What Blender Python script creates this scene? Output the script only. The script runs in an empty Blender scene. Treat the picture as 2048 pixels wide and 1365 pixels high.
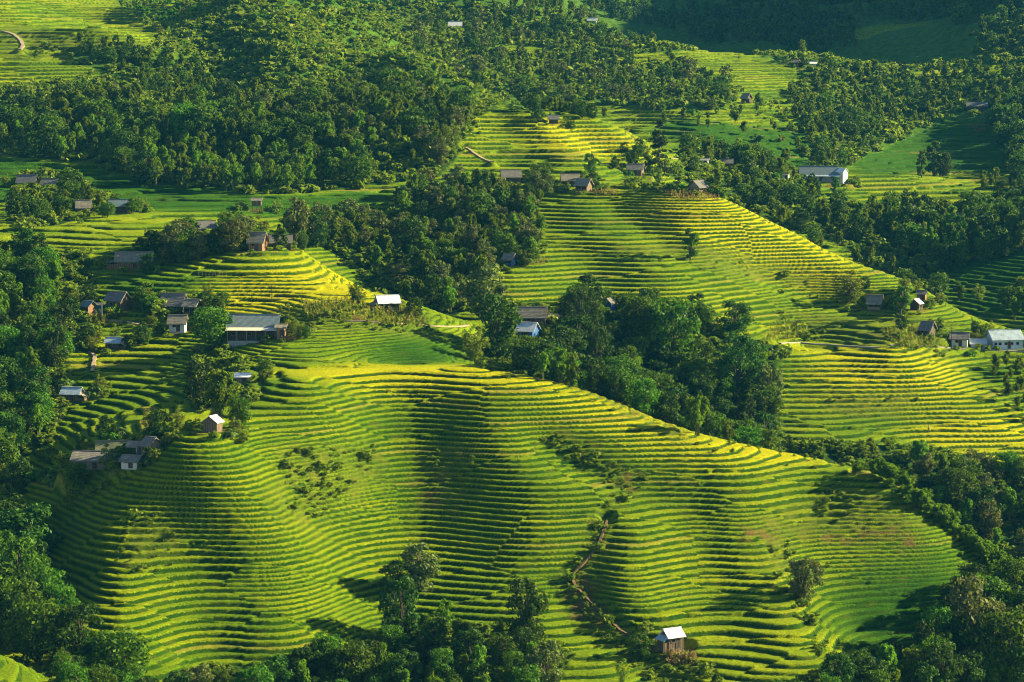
import bpy, bmesh, math, random
import numpy as np
from mathutils import Vector, Matrix
R = math.radians
scene = bpy.context.scene
COL = scene.collection

# ------------------------------------------------------------------ camera
FPX = 5689.0                      # focal length in pixels of the 2048 px wide photograph
PITCH = R(6.5)
cam_d = bpy.data.cameras.new("camera")
cam_d.lens = 100.0; cam_d.sensor_width = 36.0; cam_d.sensor_fit = 'HORIZONTAL'
cam_d.clip_start = 5.0; cam_d.clip_end = 6000.0
cam = bpy.data.objects.new("camera", cam_d); COL.objects.link(cam)
CAMZ = 160.0
cam.location = (0, 0, CAMZ); cam.rotation_euler = (R(90) - PITCH, 0, 0)
scene.camera = cam

# ------------------------------------------------------------------ sky, sun, exposure
SUN_EL, SUN_AZ = 23.0, 74.0       # azimuth clockwise from the view direction (+Y)
world = bpy.data.worlds.new("World"); scene.world = world; world.use_nodes = True
wn = world.node_tree.nodes; wl = world.node_tree.links
sky = wn.new('ShaderNodeTexSky'); sky.sky_type = 'NISHITA'; sky.sun_disc = False
sky.sun_elevation = R(SUN_EL); sky.sun_rotation = R(SUN_AZ)
sky.altitude = 1200; sky.air_density = 1.0; sky.dust_density = 0.6; sky.ozone_density = 2.0
bg = wn['Background']; wl.new(sky.outputs[0], bg.inputs[0]); bg.inputs[1].default_value = 0.05
sun_d = bpy.data.lights.new("sun", 'SUN'); sun_d.energy = 5.0; sun_d.angle = R(0.6)
sun_d.color = (1.0, 0.86, 0.47)
sun = bpy.data.objects.new("sun", sun_d); COL.objects.link(sun)
sv = Vector((math.sin(R(SUN_AZ)) * math.cos(R(SUN_EL)), math.cos(R(SUN_AZ)) * math.cos(R(SUN_EL)), math.sin(R(SUN_EL))))
sun.rotation_euler = sv.to_track_quat('Z', 'Y').to_euler()
sun.location = (400, 600, 500)
scene.view_settings.view_transform = 'Standard'; scene.view_settings.look = 'None'
scene.view_settings.gamma = 1.0; scene.view_settings.use_curve_mapping = False
scene.view_settings.exposure = 1.86
scene.cycles.max_bounces = 6; scene.cycles.diffuse_bounces = 3; scene.cycles.transparent_max_bounces = 4
scene.cycles.volume_bounces = 0; scene.cycles.filter_width = 1.05

# ------------------------------------------------------------------ picture <-> place helpers
SP, CP = math.sin(PITCH), math.cos(PITCH)
def ray(px, py):
    """slope dX/dY and dZ/dY of the sight line through a photograph pixel"""
    u = (px - 1024.0) / FPX; v = (682.5 - py) / FPX
    den = CP + v * SP
    return u / den, (-SP + v * CP) / den
def world_at(px, py, Y):
    a, b = ray(px, py)
    return (a * Y, Y, CAMZ + b * Y)
def project(X, Y, Z):
    z = Z - CAMZ
    d = Y * CP - z * SP; u = X / d; v = (Y * SP + z * CP) / d
    return 1024.0 + u * FPX, 682.5 - v * FPX

# ------------------------------------------------------------------ noise
def _hash(ix, iy, seed):
    h = (ix.astype(np.int64) * 374761393 + iy.astype(np.int64) * 668265263 + seed * 974634777) & 0xFFFFFFFF
    h = ((h ^ (h >> 13)) * 1274126177) & 0xFFFFFFFF
    h = ((h ^ (h >> 16)) * 2246822519) & 0xFFFFFFFF
    return ((h ^ (h >> 15)) & 0xFFFFFF) / float(0xFFFFFF)
def vnoise(x, y, s, seed=0):
    x = x / s; y = y / s
    ix = np.floor(x); iy = np.floor(y); fx = x - ix; fy = y - iy
    ix = ix.astype(np.int64); iy = iy.astype(np.int64)
    fx = fx * fx * fx * (fx * (fx * 6 - 15) + 10); fy = fy * fy * fy * (fy * (fy * 6 - 15) + 10)
    a = _hash(ix, iy, seed); b = _hash(ix + 1, iy, seed); c = _hash(ix, iy + 1, seed); d = _hash(ix + 1, iy + 1, seed)
    return ((a + (b - a) * fx) * (1 - fy) + (c + (d - c) * fx) * fy) * 2 - 1
def fbm(x, y, s, seed=0, octv=3):
    t = 0; a = 1.0; n = 0
    for k in range(octv):
        t = t + a * vnoise(x + 17.3 * k, y - 9.1 * k, s / 2 ** k, seed + k); n += a; a *= 0.5
    return t / n
def voro(x, y, sx, sy, seed):
    """id of the nearest jittered cell point"""
    x = x / sx; y = y / sy
    ix = np.floor(x).astype(np.int64); iy = np.floor(y).astype(np.int64)
    best = np.full(x.shape, 1e9); bid = np.zeros(x.shape)
    for dx in (-1, 0, 1):
        for dy in (-1, 0, 1):
            jx = ix + dx; jy = iy + dy
            cx = jx + _hash(jx, jy, seed); cy = jy + _hash(jx, jy, seed + 7)
            d = (x - cx) ** 2 + (y - cy) ** 2
            m = d < best
            best = np.where(m, d, best); bid = np.where(m, _hash(jx, jy, seed + 19), bid)
    return bid
def inpoly(px, py, poly):
    inside = np.zeros(px.shape, bool); n = len(poly)
    for i in range(n):
        x0, y0 = poly[i]; x1, y1 = poly[(i + 1) % n]
        if y0 == y1: continue
        c = ((y0 > py) != (y1 > py)) & (px < (x1 - x0) * (py - y0) / (y1 - y0) + x0)
        inside ^= c
    return inside
def sstep(a, b, x):
    t = np.clip((x - a) / (b - a), 0, 1); return t * t * (3 - 2 * t)

# ------------------------------------------------------------------ the lie of the land
# sections read off the photograph: column -> (row, distance); rows below the line in front are ground hidden in a gully
SEC = {
 -250: [(1400,415),(1250,480),(1100,530),(950,560),(850,590),(700,630),(600,665),(520,700),(450,740),(400,790),(370,830),(300,880),(200,960),(120,1000),(60,1080),(0,1150),(-120,1300),(-260,1500),(-420,1900)],
 0: [(1400,412),(1310,436),(1330,460),(1260,500),(1100,530),(950,560),(850,590),(700,630),(600,665),(520,700),(450,740),(400,790),(370,830),(300,880),(200,960),(170,985),(60,1080),(-20,1150),(-60,1300),(-200,1500),(-350,1900)],
 200: [(1420,448),(1365,460),(1200,492),(1050,516),(960,531),(900,545),(860,563),(800,597),(700,632),(640,655),(600,672),(550,690),(520,700),(450,745),(400,800),(360,850),(280,900),(200,950),(130,1010),(60,1050),(75,1090),(60,1180),(0,1280),(-150,1500),(-300,1900)],
 400: [(1400,458),(1200,490),(1000,516),(860,538),(820,562),(790,585),(700,625),(640,650),(600,668),(560,684),(500,704),(460,742),(400,800),(370,850),(300,890),(200,960),(130,1030),(60,1130),(0,1220),(-150,1450),(-300,1900)],
 600: [(1400,466),(1200,500),(1000,529),(850,552),(760,574),(740,592),(700,610),(640,634),(600,660),(540,688),(508,703),(520,735),(460,770),(400,810),(370,850),(330,880),(250,930),(150,1010),(50,1100),(-10,1160),(40,1230),(0,1400),(-200,1900)],
 800: [(1400,470),(1200,507),(1000,540),(850,563),(770,578),(735,612),(700,624),(650,640),(610,672),(655,695),(600,735),(540,760),(470,790),(400,820),(350,870),(300,900),(200,960),(125,1040),(165,1090),(140,1150),(60,1260),(0,1370),(-200,1900)],
 1000: [(1400,470),(1200,507),(1000,540),(850,563),(770,578),(740,605),(730,640),(690,660),(640,690),(560,735),(500,765),(420,805),(380,835),(340,875),(270,920),(215,950),(260,1000),(210,1100),(130,1210),(50,1330),(-30,1430),(-200,1900)],
 1200: [(1400,470),(1200,506),(1000,540),(850,566),(790,580),(860,605),(880,635),(770,675),(650,710),(620,722),(540,750),(450,785),(385,815),(365,850),(330,880),(260,930),(236,950),(280,990),(245,1080),(170,1180),(90,1290),(38,1370),(80,1450),(0,1650),(-160,1900)],
 1400: [(1400,470),(1200,507),(1000,545),(900,562),(872,570),(965,605),(960,640),(820,680),(690,708),(600,733),(500,765),(410,800),(383,815),(440,860),(385,910),(325,960),(290,1010),(235,1080),(200,1130),(110,1250),(98,1280),(170,1350),(90,1500),(-40,1900)],
 1600: [(1400,468),(1330,485),(1200,513),(1000,552),(912,573),(1010,610),(970,640),(885,665),(800,690),(712,712),(690,735),(640,752),(560,775),(475,800),(570,850),(540,880),(450,930),(380,960),(345,990),(290,1060),(230,1130),(150,1240),(120,1290),(190,1350),(110,1500),(-30,1900)],
 1800: [(1400,480),(1250,513),(1100,538),(970,562),(1080,600),(1010,640),(900,663),(880,670),(800,690),(722,711),(690,728),(640,748),(590,768),(556,782),(640,840),(570,890),(480,940),(420,970),(358,1000),(348,1040),(300,1120),(230,1200),(150,1290),(80,1400),(-60,1900)],
 2048: [(1450,482),(1250,525),(1175,538),(1290,590),(1100,640),(960,665),(900,675),(850,690),(780,710),(705,735),(665,755),(700,790),(610,840),(560,870),(480,910),(450,950),(400,980),(358,1020),(300,1100),(200,1200),(100,1300),(0,1420),(-150,1900)],
 2350: [(1450,500),(1250,560),(1200,600),(1100,640),(960,665),(850,690),(780,710),(700,740),(640,760),(600,790),(520,850),(450,900),(380,950),(320,1020),(240,1100),(140,1200),(50,1300),(-60,1420),(-200,1900)],
}
cp = []
for c, lst in SEC.items():
    for (py, Y) in lst:
        x, y, z = world_at(c, py, Y); cp.append((x, y, z))
cp = np.array(cp)
def tps_fit(P, lam):
    n = len(P); X = P[:, :2] / 100.0
    r2 = ((X[:, None] - X[None]) ** 2).sum(-1)
    K = np.where(r2 > 0, 0.5 * r2 * np.log(r2 + 1e-20), 0) + lam * np.eye(n)
    Q = np.hstack([np.ones((n, 1)), X])
    A = np.zeros((n + 3, n + 3)); A[:n, :n] = K; A[:n, n:] = Q; A[n:, :n] = Q.T
    w = np.linalg.solve(A, np.concatenate([P[:, 2], np.zeros(3)]))
    return X, w
TX, TW = tps_fit(cp, 0.0006)
GS = 4.0; GX0, GX1, GY0, GY1 = -420, 520, 360, 1960
gx = np.arange(GX0, GX1 + GS, GS); gy = np.arange(GY0, GY1 + GS, GS)
MX, MY = np.meshgrid(gx, gy)            # rows = y
H = np.zeros(MX.shape)
for i in range(MX.shape[0]):
    r2 = (MX[i][:, None] / 100 - TX[None, :, 0]) ** 2 + (MY[i][:, None] / 100 - TX[None, :, 1]) ** 2
    H[i] = (np.where(r2 > 0, 0.5 * r2 * np.log(r2 + 1e-20), 0)) @ TW[:len(TX)] + TW[-3] + TW[-2] * MX[i] / 100 + TW[-1] * MY[i] / 100
def bilin(G, x, y):
    fx = np.clip((x - GX0) / GS, 0, G.shape[1] - 1.001); fy = np.clip((y - GY0) / GS, 0, G.shape[0] - 1.001)
    ix = fx.astype(int); iy = fy.astype(int); fx = fx - ix; fy = fy - iy
    return (G[iy, ix] * (1 - fx) + G[iy, ix + 1] * fx) * (1 - fy) + (G[iy + 1, ix] * (1 - fx) + G[iy + 1, ix + 1] * fx) * fy
def cubic(G, x, y):
    fx = np.clip((x - GX0) / GS, 1, G.shape[1] - 3.001); fy = np.clip((y - GY0) / GS, 1, G.shape[0] - 3.001)
    ix = fx.astype(int); iy = fy.astype(int); fx = fx - ix; fy = fy - iy
    def w(t): return (((-t + 3) * t - 3) * t + 1) / 6, ((3 * t - 6) * t * t + 4) / 6, (((-3 * t + 3) * t + 3) * t + 1) / 6, t * t * t / 6
    wx, wy = w(fx), w(fy); out = 0
    for b in range(4):
        row = 0
        for a in range(4): row = row + wx[a] * G[iy - 1 + b, ix - 1 + a]
        out = out + wy[b] * row
    return out
def hit(px, py, ymin=395.0, ymax=1900.0, G=None):
    """first ground point on the sight line through a photograph pixel, beyond ymin"""
    G = H if G is None else G
    a, b = ray(px, py)
    Y = np.arange(ymin, ymax, 1.0)
    d = CAMZ + b * Y - cubic(G, a * Y, Y)
    s = np.where(d < 0)[0]
    if len(s) == 0: return None
    i = s[0]
    if i == 0: return (a * Y[0], Y[0], CAMZ + b * Y[0])
    t = d[i - 1] / (d[i - 1] - d[i]); y = Y[i - 1] + t
    return (a * y, y, CAMZ + b * y)

# spurs (+) and gullies (-) laid along what the photograph shows: points, height, half width, (distance range)
STROKES = [
 ([(190,1100),(215,1160),(235,1250),(260,1310)], 2.0, 7, 395, 600),
 ([(370,1030),(380,1120),(390,1210),(400,1290)], -2.6, 9, 395, 600),
 ([(420,930),(470,1000),(540,1080),(600,1160),(625,1230),(600,1300)], 3.9, 10, 395, 600),
 ([(785,800),(805,880),(800,980),(770,1080),(740,1180),(690,1280),(660,1365)], -2.3, 13, 395, 620),
 ([(640,800),(655,870),(640,930)], 2.2, 8, 395, 620),
 ([(980,850),(1030,930),(1080,1010),(1090,1090)], 1.6, 12, 395, 620),
 ([(1090,880),(1160,930),(1270,975),(1215,1030),(1190,1100),(1140,1160),(1200,1240),(1330,1330)], -2.4, 6, 395, 620),
 ([(1230,1010),(1250,1080),(1240,1150),(1260,1230)], 2.0, 7, 395, 600),
 ([(1380,1000),(1400,1090),(1410,1180),(1440,1280)], -1.1, 9, 395, 600),
 ([(1480,960),(1500,1050),(1560,1160),(1610,1260),(1640,1340)], 2.6, 9, 395, 600),
 ([(1590,1100),(1640,1180),(1700,1270),(1740,1350)], -2.2, 8, 395, 600),
 ([(1800,1010),(1850,1110),(1900,1200)], 1.5, 10, 395, 600),
 # spur in the middle right
 ([(1240,400),(1300,450),(1370,505),(1500,530),(1640,585),(1750,625)], -2.6, 8, 680, 830),
 ([(1450,430),(1520,480),(1600,520),(1700,570)], 2.0, 10, 700, 850),
 ([(1330,560),(1480,560),(1640,620),(1760,680)], 1.6, 13, 650, 830),
 ([(1120,450),(1160,520),(1120,600)], -1.0, 12, 650, 850),
 ([(1960,700),(1900,780),(1800,850)], -2.2, 12, 640, 760),
 ([(1780,700),(1850,760),(1950,800)], 2.0, 10, 640, 760),
 # bright field of the middle left
 ([(560,505),(620,560),(690,625)], 1.0, 13, 640, 730),
 ([(320,600),(380,580),(440,560)], 3.4, 15, 640, 730),
 ([(730,590),(770,615)], 1.2, 10, 640, 740),
 ([(700,650),(820,700),(900,730)], 1.2, 10, 590, 680),
 # upper fields
 ([(1080,250),(1130,290),(1160,320)], 2.2, 9, 850, 990),
 ([(1160,265),(1180,300),(1200,330)], -1.6, 9, 850, 990),
 ([(1200,250),(1260,290),(1290,320)], 2.2, 9, 850, 990),
 ([(620,0),(740,70),(860,160),(930,205)], 6, 14, 930, 1250),
 ([(330,0),(420,70),(470,150),(480,220)], -9, 22, 930, 1300),
 ([(520,0),(560,90),(560,180)], 5, 18, 930, 1200),
 ([(700,130),(650,220),(600,300)], -6, 16, 850, 1100),
 ([(250,90),(320,100)], 4, 14, 930, 1150),
]
H0 = H.copy()
for pts, amp, wid, y0, y1 in STROKES:
    W3 = [hit(p[0], p[1], y0, y1, H0) for p in pts]
    W3 = [w for w in W3 if w]
    if len(W3) < 2: print('stroke lost', pts[:2]); continue
    best = np.full(MX.shape, 1e9)
    for (a, b) in zip(W3[:-1], W3[1:]):
        dx, dy = b[0] - a[0], b[1] - a[1]; L = dx * dx + dy * dy
        t = np.clip(((MX - a[0]) * dx + (MY - a[1]) * dy) / L, 0, 1)
        best = np.minimum(best, (MX - a[0] - t * dx) ** 2 + (MY - a[1] - t * dy) ** 2)
    H += amp * np.exp(-best / (wid * wid))
H += 14 * np.exp(-((MX + 62) / 42) ** 2 - ((MY - 905) / 32) ** 2)
H += 115 * np.exp(-((MX - 450) / 100) ** 2) * sstep(1370, 1480, MY)       # unseen mountain added beyond the right edge to shade the far slopes
far = sstep(820, 1100, MY)
H += fbm(MX, MY, 70, 23, 3) * 13.0 * sstep(1250, 1450, MY)
H += fbm(MX, MY, 46, 3, 3) * (0.9 + 2.2 * far) + fbm(MX, MY, 120, 9, 2) * 5.0 * far
# ------------------------------------------------------------------ materials helpers
def mat(name, rough=0.8):
    m = bpy.data.materials.new(name); m.use_nodes = True
    b = m.node_tree.nodes['Principled BSDF']; b.inputs['Roughness'].default_value = rough
    b.inputs['Specular IOR Level'].default_value = 0.25
    return m, m.node_tree.nodes, m.node_tree.links, b
def nz(nodes, links, scale, detail=2.0, vec=None, rough=0.55):
    n = nodes.new('ShaderNodeTexNoise'); n.inputs['Scale'].default_value = scale; n.inputs['Detail'].default_value = detail
    n.inputs['Roughness'].default_value = rough
    if vec is not None: links.new(vec, n.inputs['Vector'])
    return n.outputs['Fac']
def ramp(nodes, links, fac, stops):
    r = nodes.new('ShaderNodeValToRGB'); e = r.color_ramp.elements
    while len(e) > 1: e.remove(e[-1])
    e[0].position = stops[0][0]; e[0].color = (*stops[0][1], 1)
    for p, c in stops[1:]:
        q = e.new(p); q.color = (*c, 1)
    links.new(fac, r.inputs[0]); return r.outputs[0]
def mix(nodes, links, fac, a, b, mode='MIX'):
    m = nodes.new('ShaderNodeMix'); m.data_type = 'RGBA'; m.blend_type = mode
    for i, v in ((0, fac), (6, a), (7, b)):
        if isinstance(v, (int, float)): m.inputs[i].default_value = v
        elif isinstance(v, tuple): m.inputs[i].default_value = (*v, 1)
        else: links.new(v, m.inputs[i])
    return m.outputs[2]
def math_(nodes, links, op, a, b=0.0):
    m = nodes.new('ShaderNodeMath'); m.operation = op
    for i, v in ((0, a), (1, b)):
        if isinstance(v, (int, float)): m.inputs[i].default_value = v
        else: links.new(v, m.inputs[i])
    return m.outputs[0]

# ------------------------------------------------------------------ ground cover zones (photograph outlines, distance range)
WILD = [   # never terraced: woods, gullies, scrub
 ([(-60,180),(60,170),(240,150),(300,90),(400,40),(430,-60),(900,-60),(1130,-60),(2100,-60),(2100,120),(1700,150),(1420,95),(1180,120),(1100,90),(1000,215),(935,240),(930,300),(880,350),(760,370),(560,390),(300,370),(180,330),(-60,300)], 800, 2000),
 ([(130,100),(220,90),(330,100),(420,160),(430,230),(250,180)], 900, 1100),
 ([(1000,215),(1100,90),(1180,120),(1400,130),(1480,180),(1460,215),(1300,215),(1150,205)], 980, 1400),
 ([(1560,120),(1700,150),(2100,150),(2100,230),(1900,235),(1700,330),(1620,340),(1600,240)], 980, 1400),
 ([(1960,200),(2100,200),(2100,350),(2030,300)], 980, 1400),
 ([(1380,290),(1480,300),(1620,360),(1640,460),(1500,430),(1330,350)], 830, 1000),
 ([(1480,400),(2100,430),(2100,500),(1880,540),(1900,620),(1840,590),(1700,500),(1560,450)], 800, 960),
 ([(790,400),(1010,380),(1080,440),(1080,520),(1000,540),(960,600),(880,640),(760,600),(740,500)], 680, 870),
 ([(1000,620),(1200,590),(1400,620),(1560,700),(1560,1100),(1000,800),(960,740)], 590, 720),
 ([(1560,880),(1800,890),(1900,890),(2000,900),(2100,1000),(2100,1350),(1960,1250),(1740,1000)], 572, 668),
 ([(760,1260),(900,1240),(1150,1300),(1100,1420),(300,1420),(420,1335),(640,1335)], 400, 530),
 ([(1600,1350),(1880,1270),(1940,1170),(2100,1200),(2100,1420),(1560,1420)], 400, 540),
 ([(-60,940),(60,960),(40,1040),(60,1100),(150,1200),(170,1290),(330,1400),(120,1420),(100,1300),(-60,1280)], 420, 570),
 ([(-60,700),(110,700),(130,790),(100,880),(40,930),(-60,940)], 550, 660),
 ([(-60,540),(180,500),(200,600),(180,700),(-60,720)], 600, 740),
 ([(380,700),(460,690),(520,800),(500,850),(400,860)], 560, 640),
 ([(30,350),(120,350),(230,410),(160,440),(30,460)], 720, 860),
 ([(310,490),(450,460),(500,480),(490,550),(350,560)], 690, 760),
 ([(560,400),(700,450),(860,560),(860,640),(780,600),(640,490)], 690, 800),
]
WEED = [   # terraced but scrubby
 ([(560,900),(760,880),(760,960),(640,1060),(560,1040)], 500, 620),
 ([(1085,865),(1140,865),(1200,910),(1300,960),(1280,990),(1235,1015),(1215,1100),(1170,1150),(1230,1240),(1380,1310),(1360,1400),(1250,1320),(1160,1240),(1115,1160),(1180,1080),(1195,1015),(1230,985),(1150,930),(1090,890)], 440, 600),
 ([(1500,1050),(1660,970),(1860,1000),(1860,1060),(1600,1090),(1560,1190),(1660,1290),(1540,1150)], 450, 600),
 ([(840,900),(930,900),(900,1040),(850,1020)], 480, 620),
 ([(250,1040),(360,1000),(340,1120),(230,1130)], 480, 600),
 ([(1150,500),(1400,480),(1700,590),(1500,560),(1380,520)], 680, 820),
 ([(1650,790),(1850,780),(1800,830),(1650,830)], 640, 720),
 ([(430,640),(700,600),(860,620),(860,680),(600,650)], 620, 700),
 ([(1240,360),(1450,370),(1420,400),(1260,390)], 780, 860),
 ([(1560,620),(1900,640),(1900,720),(1830,690),(1700,700)], 690, 800),
 ([(0,50),(320,90),(330,110),(200,130),(0,110)], 900, 1150),
 ([(1060,750),(1340,880),(1420,890),(1330,830),(1100,740)], 540, 620),
]
CLEAR = [ ([(1190,48),(1250,50),(1330,85),(1270,97),(1200,75)],1150,1500), ([(1400,98),(1480,103),(1610,132),(1600,180),(1420,150)],1150,1400), ([(990,92),(1110,95),(1090,106),(990,110)],1150,1500), ([(1690,50),(1880,45),(1960,80),(1940,125),(1740,130)],1200,1900), ([(390,205),(440,200),(470,235),(530,240),(520,252),(420,245)],860,1000) ]
GREEN_SHADE = [ ([(-60,310),(180,340),(560,395),(760,375),(800,400),(640,440),(400,460),(100,440),(-60,440)],780,900), ([(230,560),(440,555),(420,600),(260,620)],640,720), ([(760,690),(900,680),(940,735),(760,735)],590,680), ([(1690,230),(2048,240),(2048,340),(1700,350)],980,1300), ([(1880,500),(2100,480),(2100,640),(1900,620)],800,960), ([(1300,240),(1640,260),(1640,330),(1400,330)],930,1130), ([(1640,1180),(1940,1120),(1900,1300),(1700,1300)],440,600) ]  # greener rice, also darkened: shade of these fields painted into the crop colour
SOIL = [
 ([(1240,950),(1290,950),(1280,985),(1250,985)], 500, 600),
 ([(1115,1155),(1170,1145),(1225,1235),(1200,1265),(1125,1225)], 470, 560),
 ([(1310,1290),(1390,1290),(1390,1325),(1310,1325)], 440, 540),
 ([(840,960),(880,960),(870,1020),(845,1010)], 500, 600),
 ([(1480,1060),(1580,1060),(1580,1080),(1480,1085)], 480, 580),
 ([(1620,1070),(1800,1060),(1800,1078),(1620,1086)], 480, 580),
 ([(1770,1090),(1830,1070),(1850,1090),(1790,1105)], 480, 580),
 ([(1850,430),(1960,420),(1960,460),(1860,460)], 900, 1020),
 ([(1935,245),(1980,245),(1975,262),(1935,260)], 1050, 1250),
 ([(1290,370),(1450,380),(1440,400),(1330,395)], 780, 860),
 ([(690,635),(740,625),(770,645),(700,650)], 630, 700),
 ([(390,260),(420,200),(450,230),(420,250)], 880, 1000),
]
RIPE = [   # yellower rice
 ([(330,600),(480,530),(640,515),(780,600),(720,640),(500,640)], 640, 720),
 ([(560,740),(860,725),(1060,745),(1060,775),(860,780),(700,775)], 560, 640),
 ([(1270,390),(1480,400),(1700,520),(1700,600),(1480,520),(1300,440)], 690, 850),
 ([(1600,700),(1900,690),(1950,790),(1650,790)], 640, 740),
 ([(1850,840),(2100,830),(2100,900),(1850,900)], 640, 720),
 ([(1060,740),(1340,850),(1420,880),(1600,905),(1600,930),(1400,920),(1250,900),(1100,830)], 540, 620),
 ([(1060,230),(1290,280),(1290,320),(1060,300)], 850, 1000),
]
def zone(px, py, Y, zones):
    out = np.zeros(px.shape, bool)
    for poly, y0, y1 in zones:
        xs = [p[0] for p in poly]; ys = [p[1] for p in poly]
        m = (Y > y0) & (Y < y1) & (px > min(xs)) & (px < max(xs)) & (py > min(ys)) & (py < max(ys))
        idx = np.nonzero(m)
        if len(idx[0]): out[idx] |= inpoly(px[idx], py[idx], poly)
    return out
def blur_rows(a, n):
    k = np.ones(n) / n
    a = np.apply_along_axis(lambda v: np.convolve(v, k, 'same'), 0, a)
    return np.apply_along_axis(lambda v: np.convolve(v, k, 'same'), 1, a)
# zones are rasterised on the survey grid (1 m cells) and smoothed
ZS = 1.0; zx = np.arange(-420, 520, ZS); zy = np.arange(360, 1960, ZS)
ZX, ZY = np.meshgrid(zx, zy); ZH = cubic(H, ZX, ZY)
wx = fbm(ZX, ZY, 14, 31, 3); wy = fbm(ZX, ZY, 14, 47, 3)
ZPX, ZPY = project(ZX + wx * 3.0, ZY, ZH); ZPY = ZPY + wy * 8
def zmap(zones, n): return blur_rows(zone(ZPX, ZPY, ZY, zones).astype(float), n)
Zwild, Zweed, Zsoil, Zripe_shade = zmap(WILD, 5), zmap(WEED, 5), zmap(SOIL, 3), zmap(RIPE, 15) - .9 * zmap(GREEN_SHADE, 15)  # last map: ripeness less the painted shade
Zwild *= 1 - zmap(CLEAR, 5)
def zs(G, x, y):
    fx = np.clip((x + 420) / ZS, 0, G.shape[1] - 1.001); fy = np.clip((y - 360) / ZS, 0, G.shape[0] - 1.001)
    ix = fx.astype(int); iy = fy.astype(int); fx = fx - ix; fy = fy - iy
    return (G[iy, ix] * (1 - fx) + G[iy, ix + 1] * fx) * (1 - fy) + (G[iy + 1, ix] * (1 - fx) + G[iy + 1, ix + 1] * fx) * fy

# level places for paths and yards, filled by path code before the sheet is built
LEVEL = []     # (world polyline, half width)
PATHS = [
 ('footpath', [(1335,1308),(1290,1292),(1240,1262),(1190,1215),(1150,1175),(1142,1155),(1168,1128),(1196,1095),(1212,1050),(1214,1030)], 0.3, 440, 600, 'earth'),
 ('footpath', [(205,640),(240,643),(280,652),(325,658)], 0.6, 600, 760, 'dirt'),
 ('footpath', [(180,700),(190,715),(186,735),(184,750)], 0.5, 560, 700, 'dirt'),
 ('footpath', [(690,640),(720,643),(770,648),(830,650),(875,655),(935,655)], 0.55, 600, 720, 'dirt'),
 ('footpath', [(818,625),(824,635),(816,648)], 0.5, 600, 720, 'dirt'),
 ('footpath', [(1560,686),(1600,688),(1660,692),(1720,695),(1760,696)], 0.5, 690, 800, 'pale'),
 ('road', [(1780,690),(1840,693),(1900,698),(1960,702),(2080,706)], 0.7, 700, 800, 'pale'),
 ('road', [(4,62),(28,70),(42,82),(46,92),(40,104)], 0.8, 900, 1150, 'dirt'),
 ('footpath', [(1340,315),(1400,330),(1450,345)], 0.6, 830, 960, 'dirt'),
 ('footpath', [(930,290),(950,310),(985,330)], 0.5, 850, 960, 'dirt'),
]
def path_world(pts, y0, y1):
    W = [hit(p[0], p[1], y0, y1) for p in pts]; W = [Vector(w) for w in W if w]
    out = []
    for a, b in zip(W[:-1], W[1:]):
        if abs(b.y - a.y) > 40: continue
        n = max(2, int((b - a).length / 1.0))
        for k in range(n): out.append(a.lerp(b, k / n))
    out.append(W[-1]); return out

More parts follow.
